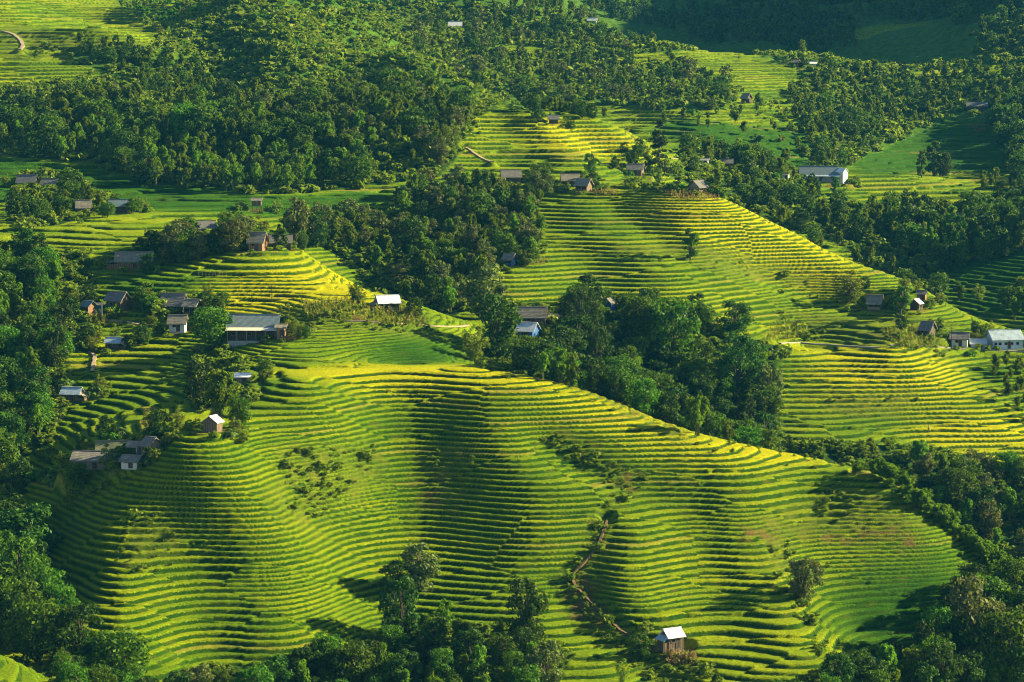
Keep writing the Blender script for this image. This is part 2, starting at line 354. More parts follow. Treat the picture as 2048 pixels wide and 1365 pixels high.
# ------------------------------------------------------------------ ground height with terraces
def gradmag(x, y):
    e = 2.0
    return np.hypot((cubic(H, x + e, y) - cubic(H, x - e, y)) / (2 * e), (cubic(H, x, y + e) - cubic(H, x, y - e)) / (2 * e))
def ground(x, y, full=False):
    """terraced ground height; with full also riser mask, wildness, step number"""
    x = np.asarray(x, float); y = np.asarray(y, float)
    h = cubic(H, x, y)
    g = np.maximum(gradmag(x, y), 0.02)
    h = h + fbm(x, y, 9, 77, 2) * 0.22
    jag = y + 8 * vnoise(x, y, 30, 3)
    s = np.where(jag < 604, 0.82, np.where((jag < 662) & (x < 5) & (x > -75), 0.5, np.where(jag < 815, 0.92, 1.2)))
    wild = zs(Zwild, x, y); weed = zs(Zweed, x, y)
    farw = sstep(1280, 1330, y) * (1 - sstep(0.55, 0.6, 0.5 + 0.5 * vnoise(x, y, 70, 15)))
    # plots: neighbouring plots cut the slope at their own levels here and there
    cell = voro(x + 2 * fbm(x, y, 8, 8, 2), y + 1.2 * fbm(x, y, 6, 12, 2), 34, 13, 4)
    s = s * np.where(cell < .16, .72, np.where(cell > .86, 1.3, 1.0))
    off = np.where(cell > 0.4, (cell - 0.4) * 1.5, 0.0)
    u = h / s + off + 0.25 * vnoise(x, y, 25, 21)
    k = np.floor(u); f = u - k
    w = np.clip(0.48 * g / s, 0.04, 0.34)
    ris = sstep(1 - w, 1.0, f)
    ht = s * (k + ris + 0.10 * f) - s * off - s * 0.25 * vnoise(x, y, 25, 21)
    # rice standing on the tread, rounded off at the lip
    rice = 0.28 * np.clip(f / 0.12, 0, 1) * (1 - ris)
    ht = ht - 0.5 * s * 0.0 + rice + (0.09 * fbm(x, y, 0.9, 61, 2)) + weed * 0.2 * fbm(x, y, 2.2, 71, 3)
    hw = h + 0.8 * fbm(x, y, 4.5, 91, 4)
    b = np.clip(wild + farw, 0, 1); b = sstep(0.3, 0.7, b)
    z = ht * (1 - b) + hw * b
    for W, hwid in LEVEL:
        P = np.array([(p.x, p.y, p.z) for p in W])
        m = (x > P[:, 0].min() - 6) & (x < P[:, 0].max() + 6) & (y > P[:, 1].min() - 6) & (y < P[:, 1].max() + 6)
        idx = np.nonzero(m)
        if not len(idx[0]): continue
        xx, yy = x[idx], y[idx]; bd = np.full(xx.shape, 1e9); bz = np.zeros(xx.shape)
        for p in P:
            d = (xx - p[0]) ** 2 + (yy - p[1]) ** 2; q = d < bd; bd = np.where(q, d, bd); bz = np.where(q, p[2], bz)
        t = 1 - sstep(hwid, hwid + 1.8, np.sqrt(bd)); z[idx] = z[idx] * (1 - t) + bz * t
    if full: return z, sstep(1 - w - .09, 1 - w + .01, f) * (1 - .5 * sstep(.97, 1, f)) * (1 - b), b, weed, k + cell
    return z
def gz(x, y): return float(ground(np.array([[x]]), np.array([[y]]))[0, 0])
S_, M_ = 'hut', 'farmhouse'
HOUSES = [
 dict(px=1345,py=1306,y0=440,y1=540,wpx=54,rot=30,W=3.0,wh=2.3,rise=1.2,rm='white',wm='brown',label='little timber hut with shiny white roof on an orange earth mound',lean=('left',1.2,'paleblue'),name=S_,over=.35,cat='hut',wins=1),
 dict(px=424,py=866,y0=500,y1=620,wpx=44,rot=64,W=3.4,wh=1.9,rise=1.1,rm='tin',wm='brown',label='small plank hut with pale tin roof, its gable facing out over the terraces',name=S_,over=.35,cat='hut',wins=0,doors=0),
 dict(px=224,py=908,y0=500,y1=620,wpx=78,rot=4,W=5,wh=2.6,rise=2.4,rm='olive',wm='brick',label='farmhouse with a plain olive green sheet roof in the lower left farmyard',name=M_,lean=None),
 dict(px=300,py=905,y0=500,y1=620,wpx=44,rot=-38,W=3.6,wh=1.7,rise=1.2,rm='thatchgrey',wm='wood',label='old shed with weathered shingle roof right of the olive roofed farmhouse',name='shed',cat='shed',open_front=True,sag=.15),
 dict(px=188,py=940,y0=490,y1=610,wpx=92,rot=-3,W=6,wh=1.6,rise=1.2,rm='thatchgrey',wm='wood',label='long low grey roofed building in front of the olive roofed farmhouse',name=M_,sag=.1),
 dict(px=268,py=912,y0=490,y1=610,wpx=32,rot=-12,W=3,wh=1.7,rise=.6,rm='thatch',wm='plaster',label='small white walled outbuilding between the olive roof and the rice terraces',name='shed',cat='shed',wins=1),
 dict(px=262,py=940,y0=490,y1=600,wpx=50,rot=-14,W=3.6,wh=1.5,rise=.8,rm='thatchgrey',wm='cream',label='lowest shed of the left farmyard, cream walls right at the terrace edge',name='shed',cat='shed',wins=1),
 dict(px=142,py=803,y0=550,y1=660,wpx=48,rot=-10,W=3.6,wh=1.5,rise=1.2,rm='paleblue',wm='brown',label='brown hut with bright blue grey tin roof beside the left wood',name=S_,cat='hut',lean=('right',1.4,'thatch'),over=.4,wins=0),
 dict(px=226,py=699,y0=590,y1=690,wpx=38,rot=-8,W=3.2,wh=1.4,rise=1.0,rm='paleblue',wm='dark',label='small hut with pale blue tin roof standing alone in the green terraces',name=S_,cat='hut',lean=('right',1.5,'greytin'),over=.35,wins=0,doors=0),
 dict(px=485,py=770,y0=560,y1=640,wpx=32,rot=0,W=2.6,wh=1.6,rise=.5,rm='white',wm='wood',label='hut with flat white roof half hidden by the big tree clump',name=S_,cat='hut',wins=0),
 dict(px=506,py=683,y0=600,y1=680,wpx=104,rot=-2,W=6.5,wh=3.0,rise=2.3,rm='bluegrey',wm='dark',label='largest farmhouse on the left with blue grey roof and pale porch roof',name=M_,lean=('front',2.4,'cream'),doors=2,wins=3),
 dict(px=562,py=680,y0=600,y1=690,wpx=24,rot=-4,W=3,wh=2.6,rise=.5,rm='thatch',wm='brick',label='red brown brick annex against the right end of the largest farmhouse',name='shed',cat='shed',wins=0),
 dict(px=354,py=666,y0=600,y1=690,wpx=40,rot=-2,W=4,wh=2.1,rise=1.6,rm='thatch',wm='plaster',label='small cottage with brown thatch over a white front wall',name='cottage',wins=1),
 dict(px=345,py=628,y0=630,y1=730,wpx=56,rot=-8,W=6,wh=2.0,rise=2.4,rm='thatchgrey',wm='dark',label='dark thatched farmhouse behind the shrubs above the white fronted cottage',name=M_,sag=.1,wins=1),
 dict(px=383,py=633,y0=630,y1=720,wpx=40,rot=-16,W=4.4,wh=2.3,rise=1.3,rm='thatch',wm='dark',label='open fronted thatched shed beside the dark thatched farmhouse',name='shed',cat='shed',open_front=True),
 dict(px=233,py=622,y0=640,y1=740,wpx=52,rot=-22,W=4.6,wh=2.5,rise=1.7,rm='thatchgrey',wm='brown',label='timber house with grey shingle roof and sunlit wooden gable at the footpath',name=M_,wins=1),
 dict(px=176,py=634,y0=630,y1=730,wpx=26,rot=-30,W=3,wh=2.1,rise=1.0,rm='bluegrey',wm='orange',label='tiny hut with blue grey roof left of the shingle roofed timber house',name=S_,cat='hut',wins=0),
 dict(px=196,py=628,y0=630,y1=730,wpx=20,rot=0,W=2.2,wh=1.9,rise=.4,rm='slate',wm='teal',label='dark teal sheet shed between the tiny hut and the footpath pole',name='shed',cat='shed',wins=0,doors=0,over=.15),
 dict(px=774,py=624,y0=640,y1=740,wpx=56,rot=16,W=4.2,wh=2.1,rise=1.5,rm='white',wm='wood',label='open sided house with dazzling white roof at the end of the yellow field',name=M_,open_front=True,lean=('left',1.8,'thatch')),
 dict(px=266,py=538,y0=660,y1=780,wpx=84,rot=5,W=5.5,wh=1.9,rise=2.0,rm='thatch',wm='orange',label='wide thatched farmhouse with red plank wall below the upper left field',name=M_,lean=('left',2.6,'thatchgrey'),wins=3,sag=.2),
 dict(px=514,py=503,y0=690,y1=790,wpx=42,rot=-10,W=5.5,wh=2.2,rise=2.2,rm='thatch',wm='orange',label='thatched house with pale roof, left one of the pair above the yellow field',name=M_,wins=1),
 dict(px=560,py=502,y0=700,y1=800,wpx=50,rot=3,W=5,wh=1.9,rise=1.8,rm='thatchgrey',wm='dark',label='dull grey thatched house, right one of the pair above the yellow field',name=M_,wins=1),
 dict(px=410,py=474,y0=730,y1=830,wpx=48,rot=16,W=5,wh=2.2,rise=1.8,rm='slate',wm='brown',label='dark slate coloured roof with white edge poking above the left grove',name=M_,wins=1),
 dict(px=513,py=424,y0=760,y1=850,wpx=22,rot=0,W=2.4,wh=1.5,rise=.6,rm='thatch',wm='brown',label='tiny hut on stilts in the shaded fields behind the left grove',name=S_,cat='hut',stilt=1.4,wins=0,doors=0,over=.3),
 dict(px=165,py=430,y0=740,y1=860,wpx=34,rot=6,W=4,wh=1.9,rise=1.8,rm='thatch',wm='brown',label='brown thatched hut among bananas at the top of the upper left field',name=S_,cat='hut',wins=0),
 dict(px=236,py=426,y0=760,y1=880,wpx=44,rot=2,W=4,wh=1.9,rise=1.6,rm='bluegrey',wm='dark',label='shaded house with bluish sheet roof in the dark fields on the far left',name=M_,wins=1),
 dict(px=52,py=378,y0=790,y1=900,wpx=44,rot=-6,W=5,wh=1.9,rise=2.1,rm='slate',wm='dark',label='dark roofed house behind trees at the far left',name=M_,wins=1),
 dict(px=98,py=380,y0=790,y1=900,wpx=36,rot=-6,W=4,wh=1.7,rise=1.5,rm='slate',wm='dark',label='lower dark roof just right of the house at the far left',name='shed',cat='shed',wins=1),
 dict(px=1056,py=682,y0=610,y1=730,wpx=52,rot=-18,W=5.6,wh=2.4,rise=1.8,rm='tin',wm='blue',label='house with pale tin roof and bright blue gable wall in the central grove',name=M_,wins=1,lean=None),
 dict(px=1064,py=652,y0=640,y1=760,wpx=66,rot=-3,W=6,wh=2.0,rise=2.3,rm='thatchgrey',wm='brown',label='grey thatched house right behind the pale tin roof with blue walls',name=M_,wins=1),
 dict(px=1112,py=652,y0=640,y1=760,wpx=34,rot=-4,W=3,wh=1.9,rise=.6,rm='thatch',wm='brick',label='low brown shed touching the domed tree behind the blue walled house',name='shed',cat='shed',wins=0),
 dict(px=1219,py=626,y0=680,y1=780,wpx=24,rot=50,W=3,wh=2.3,rise=1.2,rm='thatchgrey',wm='blue',label='small bright blue shed at the foot of the terraces',name='shed',cat='shed',wins=0,doors=0,over=.25),
 dict(px=1366,py=652,y0=670,y1=780,wpx=32,rot=-20,W=4,wh=2.0,rise=1.5,rm='thatchgrey',wm='grey',label='grey roofed house peeping out right of the central grove',name=M_,wins=1),
 dict(px=1019,py=532,y0=720,y1=830,wpx=32,rot=-25,W=3.2,wh=1.7,rise=1.3,rm='thatch',wm='blue',label='thatched hut hung with blue sheeting at the edge of the central wood',name=S_,cat='hut',wins=0,open_front=True),
 dict(px=1022,py=368,y0=800,y1=900,wpx=44,rot=3,W=6,wh=1.9,rise=2.0,rm='thatchgrey',wm='dark',label='thatched house, leftmost of the hilltop hamlet',name=M_,wins=1),
 dict(px=1140,py=374,y0=800,y1=900,wpx=40,rot=3,W=5,wh=1.8,rise=1.8,rm='thatch',wm='dark',label='thatched house hidden to its eaves in the middle of the hilltop hamlet',name=M_,wins=1),
 dict(px=1168,py=383,y0=790,y1=890,wpx=40,rot=-24,W=4.4,wh=1.7,rise=1.7,rm='thatch',wm='brown',label='shed with steep brown thatch turned towards us in the hilltop hamlet',name='shed',cat='shed',open_front=True),
 dict(px=1272,py=352,y0=810,y1=920,wpx=40,rot=-12,W=5,wh=1.9,rise=1.6,rm='thatch',wm='brown',label='thatched house directly left of the tall pine on the hilltop',name=M_,wins=1),
 dict(px=1397,py=386,y0=790,y1=890,wpx=44,rot=48,W=4.4,wh=1.6,rise=1.8,rm='slate',wm='wood',label='dark roofed open shed on bare pale ground at the crest of the slope',name='shed',cat='shed',open_front=True),
 dict(px=1410,py=332,y0=860,y1=980,wpx=20,rot=-10,W=2.6,wh=1.8,rise=.5,rm='greytin',wm='plaster',label='little white walled shed in the fields right of the tall pine',name='shed',cat='shed',wins=0),
 dict(px=1455,py=338,y0=860,y1=980,wpx=26,rot=-4,W=4,wh=1.8,rise=1.3,rm='thatchgrey',wm='brown',label='thatched hut among trees right of the little white shed',name=S_,cat='hut',wins=0),
 dict(px=1640,py=364,y0=900,y1=1040,wpx=86,rot=-3,W=7,wh=2.5,rise=2.9,rm='bluegrey',wm='grey',label='long farmhouse with big blue roof on the crest of the right hand terraces',name=M_,wins=4,doors=1,lean=('front',1.4,'paleblue')),
 dict(px=1681,py=368,y0=900,y1=1040,wpx=36,rot=-34,W=4,wh=4.2,rise=1.2,rm='white',wm='plaster',label='tall white two storey block joined to the right of the blue roofed farmhouse',name='farmhouse',wins=1,over=.25),
 dict(px=1572,py=362,y0=900,y1=1040,wpx=12,rot=-20,W=2,wh=1.8,rise=.4,rm='thatch',wm='cream',label='tiny pale shed left of the farmhouse with the big blue roof',name='shed',cat='shed',wins=0,over=.15),
 dict(px=1494,py=206,y0=1040,y1=1180,wpx=26,rot=-30,W=5,wh=1.8,rise=1.8,rm='thatch',wm='dark',label='thatched roof with white ridge in the upper right trees',name=S_,cat='hut',wins=0),
 dict(px=1594,py=134,y0=1160,y1=1340,wpx=16,rot=-20,W=4,wh=1.9,rise=1.0,rm='thatch',wm='brick',label='pinkish little house at the end of the upper right terrace spur',name='cottage',wins=0),
 dict(px=1626,py=136,y0=1160,y1=1340,wpx=18,rot=-6,W=3.5,wh=1.8,rise=.7,rm='white',wm='plaster',label='little white roof in the trees right of the pinkish house',name=S_,cat='hut',wins=0),
 dict(px=910,py=60,y0=1150,y1=1500,wpx=29,rot=0,W=5,wh=1.8,rise=2.0,rm='tin',wm='dark',label='long white roofed barn in the forest at the top of the picture',name='barn',cat='barn',wins=0),
 dict(px=1185,py=48,y0=1200,y1=1460,wpx=22,rot=-8,W=3.6,wh=1.5,rise=1.3,rm='tin',wm='bluewhite',label='white roofed hut on the crest of the hazy hill, top middle',name=S_,cat='hut',wins=0),
 dict(px=1955,py=222,y0=1080,y1=1260,wpx=46,rot=-3,W=5,wh=2.0,rise=1.6,rm='slate',wm='dark',label='long dark roofed house in the shade at the upper right',name=M_,wins=2),
 dict(px=1107,py=248,y0=920,y1=1040,wpx=22,rot=0,W=4,wh=1.5,rise=1.2,rm='slate',wm='dark',label='low dark hut under the trees on the crest of the upper terraces',name=S_,cat='hut',wins=0),
 dict(px=1752,py=620,y0=720,y1=840,wpx=40,rot=-14,W=5,wh=1.7,rise=2.0,rm='thatch',wm='wood',label='dry brown thatched shed behind the ridge on the right',name='shed',cat='shed',open_front=True,sag=.2),
 dict(px=1834,py=621,y0=730,y1=880,wpx=26,rot=52,W=3.0,wh=1.8,rise=1.1,rm='tin',wm='dark',label='small hut with steep pale tin roof, lower of the two by the curved field',name=S_,cat='hut',wins=0,over=.4,open_front=True),
 dict(px=1845,py=604,y0=740,y1=890,wpx=25,rot=-16,W=3,wh=2.0,rise=.9,rm='slate',wm='orange',label='red brown hut with dark roof, upper of the two by the curved field',name=S_,cat='hut',wins=0,over=.25),
 dict(px=1858,py=676,y0=700,y1=820,wpx=42,rot=-26,W=5.5,wh=2.0,rise=1.9,rm='thatchgrey',wm='dark',label='brown grey gabled house left of the round tree on the right',name=M_,wins=1),
 dict(px=1922,py=695,y0=700,y1=810,wpx=46,rot=-12,W=5,wh=2.2,rise=1.4,rm='thatchgrey',wm='cream',label='pale walled farm building left of the white house at the right edge',name=M_,wins=1,sag=.1),
 dict(px=1958,py=697,y0=700,y1=810,wpx=36,rot=-4,W=4,wh=1.6,rise=1.0,rm='paleblue',wm='bluewhite',label='low shed with pale blue roof joined to the left of the white house',name='shed',cat='shed',wins=0),
 dict(px=2012,py=700,y0=700,y1=810,wpx=80,rot=12,W=6.4,wh=2.8,rise=2.2,rm='paleblue',wm='bluewhite',label='big white house with pale blue roof at the right edge',name=M_,wins=5),
 dict(px=1352,py=640,y0=670,y1=790,wpx=12,rot=0,W=2,wh=1.4,rise=.4,rm='greytin',wm='grey',label='tiny grey lean to at the upper left of the grey roofed house',name='shed',cat='shed',wins=0,over=.1),
]
# ------------------------------------------------------------------ sites levelled for paths and houses
PATHW = []
for nm, pts, hw, y0, y1, mk in PATHS:
    W = path_world(pts, y0, y1)
    zz = [w.z for w in W]                      # smooth the grade
    for _ in range(3): zz = [sum(zz[max(0, i - 3):i + 4]) / len(zz[max(0, i - 3):i + 4]) for i in range(len(zz))]
    for w, q in zip(W, zz): w.z = q
    LEVEL.append((W, hw + .3)); PATHW.append((nm, W, hw, mk))
for hd in HOUSES:
    w = hit(hd['px'], hd['py'], hd['y0'], hd['y1'])
    if not w: print('no site', hd['label']); continue
    sc_ = w[1] / FPX; a = R(hd['rot']); hl = max(0.5, hd['wpx'] * sc_ / 2 - 1.2); dx, dy = math.cos(a), math.sin(a)
    cx, cy = w[0] - dy * 0, w[1] + hd['W'] * .5   # the front wall stands at the foot line
    zc = w[2]
    hd['at'] = (cx, cy, zc)
    pts = [Vector((cx + dx * t, cy + dy * t, zc)) for t in np.linspace(-hl, hl, max(2, int(hl * 2)))]
    LEVEL.append((pts, hd['W'] * .5 + .7))

for hd in HOUSES:
    if 'at' in hd:
        cx, cy, cz = hd['at']; rr_ = hd['wpx'] * cy / FPX * .5 + 2.2
        Zsoil = np.maximum(Zsoil, .95 * (1 - sstep(rr_ * .75, rr_ * 1.25, np.hypot(ZX - cx, (ZY - cy) * 1.1) + 1.5 * wx)))
KSTEP = 0.00052; YSTEP = 1.0
# ------------------------------------------------------------------ ground sheet
ks = np.concatenate([np.arange(-0.215, -0.19, 0.002), np.arange(-0.19, 0.19, KSTEP), np.arange(0.19, 0.36, 0.002)])
def rows():
    y = 385.0; out = []
    while y < 1930:
        out.append(y)
        if y < 455: st = .9
        elif y < 640: st = .25
        elif y < 860: st = .31
        elif y < 1010: st = .45
        elif y < 1250: st = .7
        else: st = 2.2
        y += st * YSTEP
    return np.array(out)
ys = rows()
KX, YY = np.meshgrid(ks, ys); XX = KX * YY
Z, ris, wb, weed, stepid = ground(XX, YY, True)
ny, nx = XX.shape
print('ground verts', nx * ny)
co = np.empty((ny, nx, 3), np.float32); co[..., 0] = XX; co[..., 1] = YY; co[..., 2] = Z
idx = np.arange(ny * nx, dtype=np.int32).reshape(ny, nx)
quads = np.stack([idx[:-1, :-1], idx[:-1, 1:], idx[1:, 1:], idx[1:, :-1]], -1).reshape(-1, 4)
me = bpy.data.meshes.new("hillside")
me.vertices.add(nx * ny); me.vertices.foreach_set('co', co.ravel())
me.loops.add(quads.size); me.loops.foreach_set('vertex_index', quads.ravel())
me.polygons.add(len(quads)); me.polygons.foreach_set('loop_start', np.arange(0, quads.size, 4, dtype=np.int32))
me.update(calc_edges=True)
me.polygons.foreach_set('use_smooth', np.ones(len(quads), bool))
at = me.attributes.new('cover', 'FLOAT_COLOR', 'POINT')
cc = np.empty((ny * nx, 4), np.float32)
cc[:, 0] = ris.ravel(); cc[:, 1] = wb.ravel(); cc[:, 2] = np.clip(weed, 0, 1).ravel(); cc[:, 3] = 1
at.data.foreach_set('color', cc.ravel())
at2 = me.attributes.new('crop', 'FLOAT_COLOR', 'POINT')
cc[:, 0] = 1 + zs(Zripe_shade, XX, YY).ravel(); cc[:, 1] = zs(Zsoil, XX, YY).ravel()
cc[:, 2] = _hash(np.floor(stepid * 7.0).astype(np.int64), (XX / 60 + 500).astype(np.int64) * 0, 3).ravel()
at2.data.foreach_set('color', cc.ravel())

m, N, L, B = mat('terraced_ground', 0.9); B.inputs['Specular IOR Level'].default_value = 0.04
g = N.new('ShaderNodeNewGeometry'); pos = g.outputs['Position']
a1 = N.new('ShaderNodeAttribute'); a1.attribute_name = 'cover'; s1 = N.new('ShaderNodeSeparateColor'); L.new(a1.outputs['Color'], s1.inputs[0])
a2 = N.new('ShaderNodeAttribute'); a2.attribute_name = 'crop'; s2 = N.new('ShaderNodeSeparateColor'); L.new(a2.outputs['Color'], s2.inputs[0])
big = nz(N, L, 0.03, 3, pos); midn = nz(N, L, 0.35, 3, pos); fine = nz(N, L, 2.6, 3, pos, 0.7)
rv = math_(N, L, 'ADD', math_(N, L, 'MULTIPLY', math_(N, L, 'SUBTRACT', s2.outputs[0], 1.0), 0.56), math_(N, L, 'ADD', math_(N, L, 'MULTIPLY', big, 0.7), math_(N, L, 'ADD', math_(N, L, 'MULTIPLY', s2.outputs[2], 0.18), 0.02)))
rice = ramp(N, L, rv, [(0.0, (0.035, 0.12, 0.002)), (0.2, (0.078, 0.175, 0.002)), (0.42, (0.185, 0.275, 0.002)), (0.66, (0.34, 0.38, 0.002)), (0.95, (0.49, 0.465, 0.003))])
rice = mix(N, L, ramp(N, L, s2.outputs[2], [(.98, (0,) * 3), (.985, (.5,) * 3)]), rice, (0.30, 0.22, 0.06))
rice = mix(N, L, 1.0, rice, ramp(N, L, fine, [(0.32, (0.45, 0.52, 0.5)), (0.68, (1.35, 1.3, 1.1))]), 'MULTIPLY')
bank = ramp(N, L, midn, [(0.3, (0.014, 0.058, 0.0015)), (0.55, (0.032, 0.088, 0.002)), (0.75, (0.08, 0.10, 0.010)), (0.9, (0.13, 0.10, 0.025))])
bank = mix(N, L, 1.0, bank, ramp(N, L, fine, [(0.3, (0.6, 0.66, 0.6)), (0.7, (1.3, 1.25, 1.1))]), 'MULTIPLY')
col = mix(N, L, s1.outputs[0], rice, bank)
wcol = ramp(N, L, math_(N, L, 'ADD', math_(N, L, 'MULTIPLY', midn, 0.6), math_(N, L, 'MULTIPLY', fine, 0.4)), [(0.3, (0.05, 0.085, 0.008)), (0.55, (0.13, 0.17, 0.015)), (0.75, (0.22, 0.19, 0.03))])
wf = math_(N, L, 'MULTIPLY', s1.outputs[2], ramp(N, L, midn, [(0.35, (0.15,) * 3), (0.65, (.8,) * 3)]))
col = mix(N, L, wf, col, wcol)
fcol = ramp(N, L, midn, [(0.3, (0.014, 0.045, 0.005)), (0.6, (0.035, 0.080, 0.008)), (0.8, (0.085, 0.115, 0.012))])
sp_ = N.new('ShaderNodeSeparateXYZ'); L.new(pos, sp_.inputs[0])
fcol = mix(N, L, ramp(N, L, math_(N, L, 'DIVIDE', sp_.outputs[1], 2000.0), [(.47, (0,) * 3), (.53, (1,) * 3)]), fcol, ramp(N, L, midn, [(0.3, (0.03, 0.09, 0.008)), (0.65, (0.09, 0.18, 0.012))]))
col = mix(N, L, s1.outputs[1], col, fcol)
scol = ramp(N, L, fine, [(0.3, (0.10, 0.055, 0.02)), (0.7, (0.24, 0.14, 0.05))])
sf = math_(N, L, 'MULTIPLY', s2.outputs[1], ramp(N, L, midn, [(0.42, (0,) * 3), (0.6, (.85,) * 3)]))
col = mix(N, L, sf, col, scol)
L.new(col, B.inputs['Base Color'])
bp = N.new('ShaderNodeBump'); bp.inputs['Strength'].default_value = 1.0; bp.inputs['Distance'].default_value = 0.7
L.new(nz(N, L, 3.0, 4, pos, 0.75), bp.inputs['Height']); L.new(bp.outputs[0], B.inputs['Normal'])
me.materials.append(m)
hill = bpy.data.objects.new("hillside", me); COL.objects.link(hill); hill['kind'] = 'structure'
# ------------------------------------------------------------------ vegetation: one of each kind, then copies
rng = np.random.default_rng(11)
def leaf_mat(name, dark, light, trans=0.35, vary=0.12, rough=0.6):
    m, N, L, B = mat(name, rough); B.inputs['Specular IOR Level'].default_value = 0.08
    g = N.new('ShaderNodeNewGeometry'); oi = N.new('ShaderNodeObjectInfo')
    c = mix(N, L, g.outputs['Random Per Island'], dark, light)
    hs = N.new('ShaderNodeHueSaturation')
    L.new(math_(N, L, 'ADD', math_(N, L, 'MULTIPLY', oi.outputs['Random'], 0.045), 0.468), hs.inputs['Hue'])
    hs.inputs['Saturation'].default_value = 1.0
    L.new(math_(N, L, 'ADD', math_(N, L, 'MULTIPLY', oi.outputs['Random'], vary * 5), 1 - vary * 2.5), hs.inputs['Value'])
    L.new(c, hs.inputs['Color']); c = hs.outputs[0]
    L.new(c, B.inputs['Base Color'])
    t = N.new('ShaderNodeBsdfTranslucent'); L.new(mix(N, L, 1.0, c, (1.5, 1.6, 0.7), 'MULTIPLY'), t.inputs[0])
    ms = N.new('ShaderNodeMixShader'); ms.inputs[0].default_value = trans
    L.new(B.outputs[0], ms.inputs[1]); L.new(t.outputs[0], ms.inputs[2]); L.new(ms.outputs[0], N['Material Output'].inputs[0])
    return m
LM = {
 'dark': leaf_mat('leaf_dark', (0.008, 0.032, 0.004), (0.052, 0.115, 0.008), 0.22),
 'mid': leaf_mat('leaf_mid', (0.013, 0.058, 0.004), (0.092, 0.185, 0.008), 0.3),
 'bamboo': leaf_mat('leaf_bamboo', (0.018, 0.080, 0.006), (0.165, 0.265, 0.008), 0.4),
 'pale': leaf_mat('leaf_pale', (0.035, 0.060, 0.012), (0.16, 0.19, 0.05), 0.2, 0.08),
 'scrub': leaf_mat('leaf_scrub', (0.05, 0.10, 0.008), (0.20, 0.25, 0.02)),
 'pine': leaf_mat('leaf_pine', (0.014, 0.030, 0.010), (0.05, 0.075, 0.016), 0.15),
 'banana': leaf_mat('leaf_banana', (0.05, 0.10, 0.015), (0.17, 0.24, 0.05), 0.4),
 'dry': leaf_mat('leaf_dry', (0.14, 0.10, 0.03), (0.36, 0.30, 0.12), 0.3),
 'maize': leaf_mat('leaf_maize', (0.10, 0.12, 0.015), (0.30, 0.30, 0.05), 0.35),
}
mb, N, L, B = mat('bark', 0.9)
L.new(ramp(N, L, nz(N, L, 3, 3), [(0.3, (0.05, 0.04, 0.025)), (0.7, (0.13, 0.11, 0.08))]), B.inputs['Base Color'])
mcul, N, L, B = mat('bamboo_culm', 0.5)
L.new(ramp(N, L, nz(N, L, 2, 2), [(0.3, (0.05, 0.08, 0.02)), (0.7, (0.14, 0.15, 0.05))]), B.inputs['Base Color'])

def leaves_mesh(name, P, Nn, size, aspect, m, droop=None):
    """P centres, Nn facing directions, one rhombic leaf (or spray of leaves) per centre"""
    n = len(P)
    Nn = Nn / (np.linalg.norm(Nn, axis=1, keepdims=True) + 1e-9)
    up = rng.normal(size=(n, 3)); up[:, 2] += 0.0
    if droop is not None: up = droop + 0.35 * rng.normal(size=(n, 3))
    T = up - (up * Nn).sum(1, keepdims=True) * Nn; T /= np.linalg.norm(T, axis=1, keepdims=True) + 1e-9
    S = np.cross(Nn, T); sz = size * rng.uniform(0.65, 1.4, (n, 1))
    V = np.stack([P - T * sz, P + S * sz * aspect, P + T * sz, P - S * sz * aspect], 1).reshape(-1, 3).astype(np.float32)
    me = bpy.data.meshes.new(name); me.vertices.add(4 * n); me.vertices.foreach_set('co', V.ravel())
    me.loops.add(4 * n); me.loops.foreach_set('vertex_index', np.arange(4 * n, dtype=np.int32))
    me.polygons.add(n); me.polygons.foreach_set('loop_start', np.arange(0, 4 * n, 4, dtype=np.int32))
    me.update(calc_edges=True); me.materials.append(m); return me
def tube_mesh(name, paths, m, sides=6):
    V = []; F = []
    for pts, r0, r1 in paths:
        pts = [Vector(p) for p in pts]; n = len(pts); b = len(V)
        for i, p in enumerate(pts):
            d = (pts[min(i + 1, n - 1)] - pts[max(i - 1, 0)]).normalized()
            a = d.orthogonal().normalized(); c = d.cross(a); r = r0 + (r1 - r0) * i / (n - 1)
            for k in range(sides):
                t = 2 * math.pi * k / sides; V.append(p + (a * math.cos(t) + c * math.sin(t)) * r)
        for i in range(n - 1):
            for k in range(sides):
                k2 = (k + 1) % sides; F.append((b + i * sides + k, b + i * sides + k2, b + (i + 1) * sides + k2, b + (i + 1) * sides + k))
        F.append(tuple(b + k for k in reversed(range(sides)))); F.append(tuple(b + (n - 1) * sides + k for k in range(sides)))
    me = bpy.data.meshes.new(name); me.from_pydata([tuple(v) for v in V], [], F); me.materials.append(m); me.update()
    return me
def join_mesh(name, a, bme):
    bm = bmesh.new(); bm.from_mesh(a); na = len(bm.faces); bm.from_mesh(bme)
    bm.faces.ensure_lookup_table()
    for f in bm.faces[na:]: f.material_index = 1
    me = bpy.data.meshes.new(name); bm.to_mesh(me); bm.free()
    me.materials.append(a.materials[0]); me.materials.append(bme.materials[0]); return me

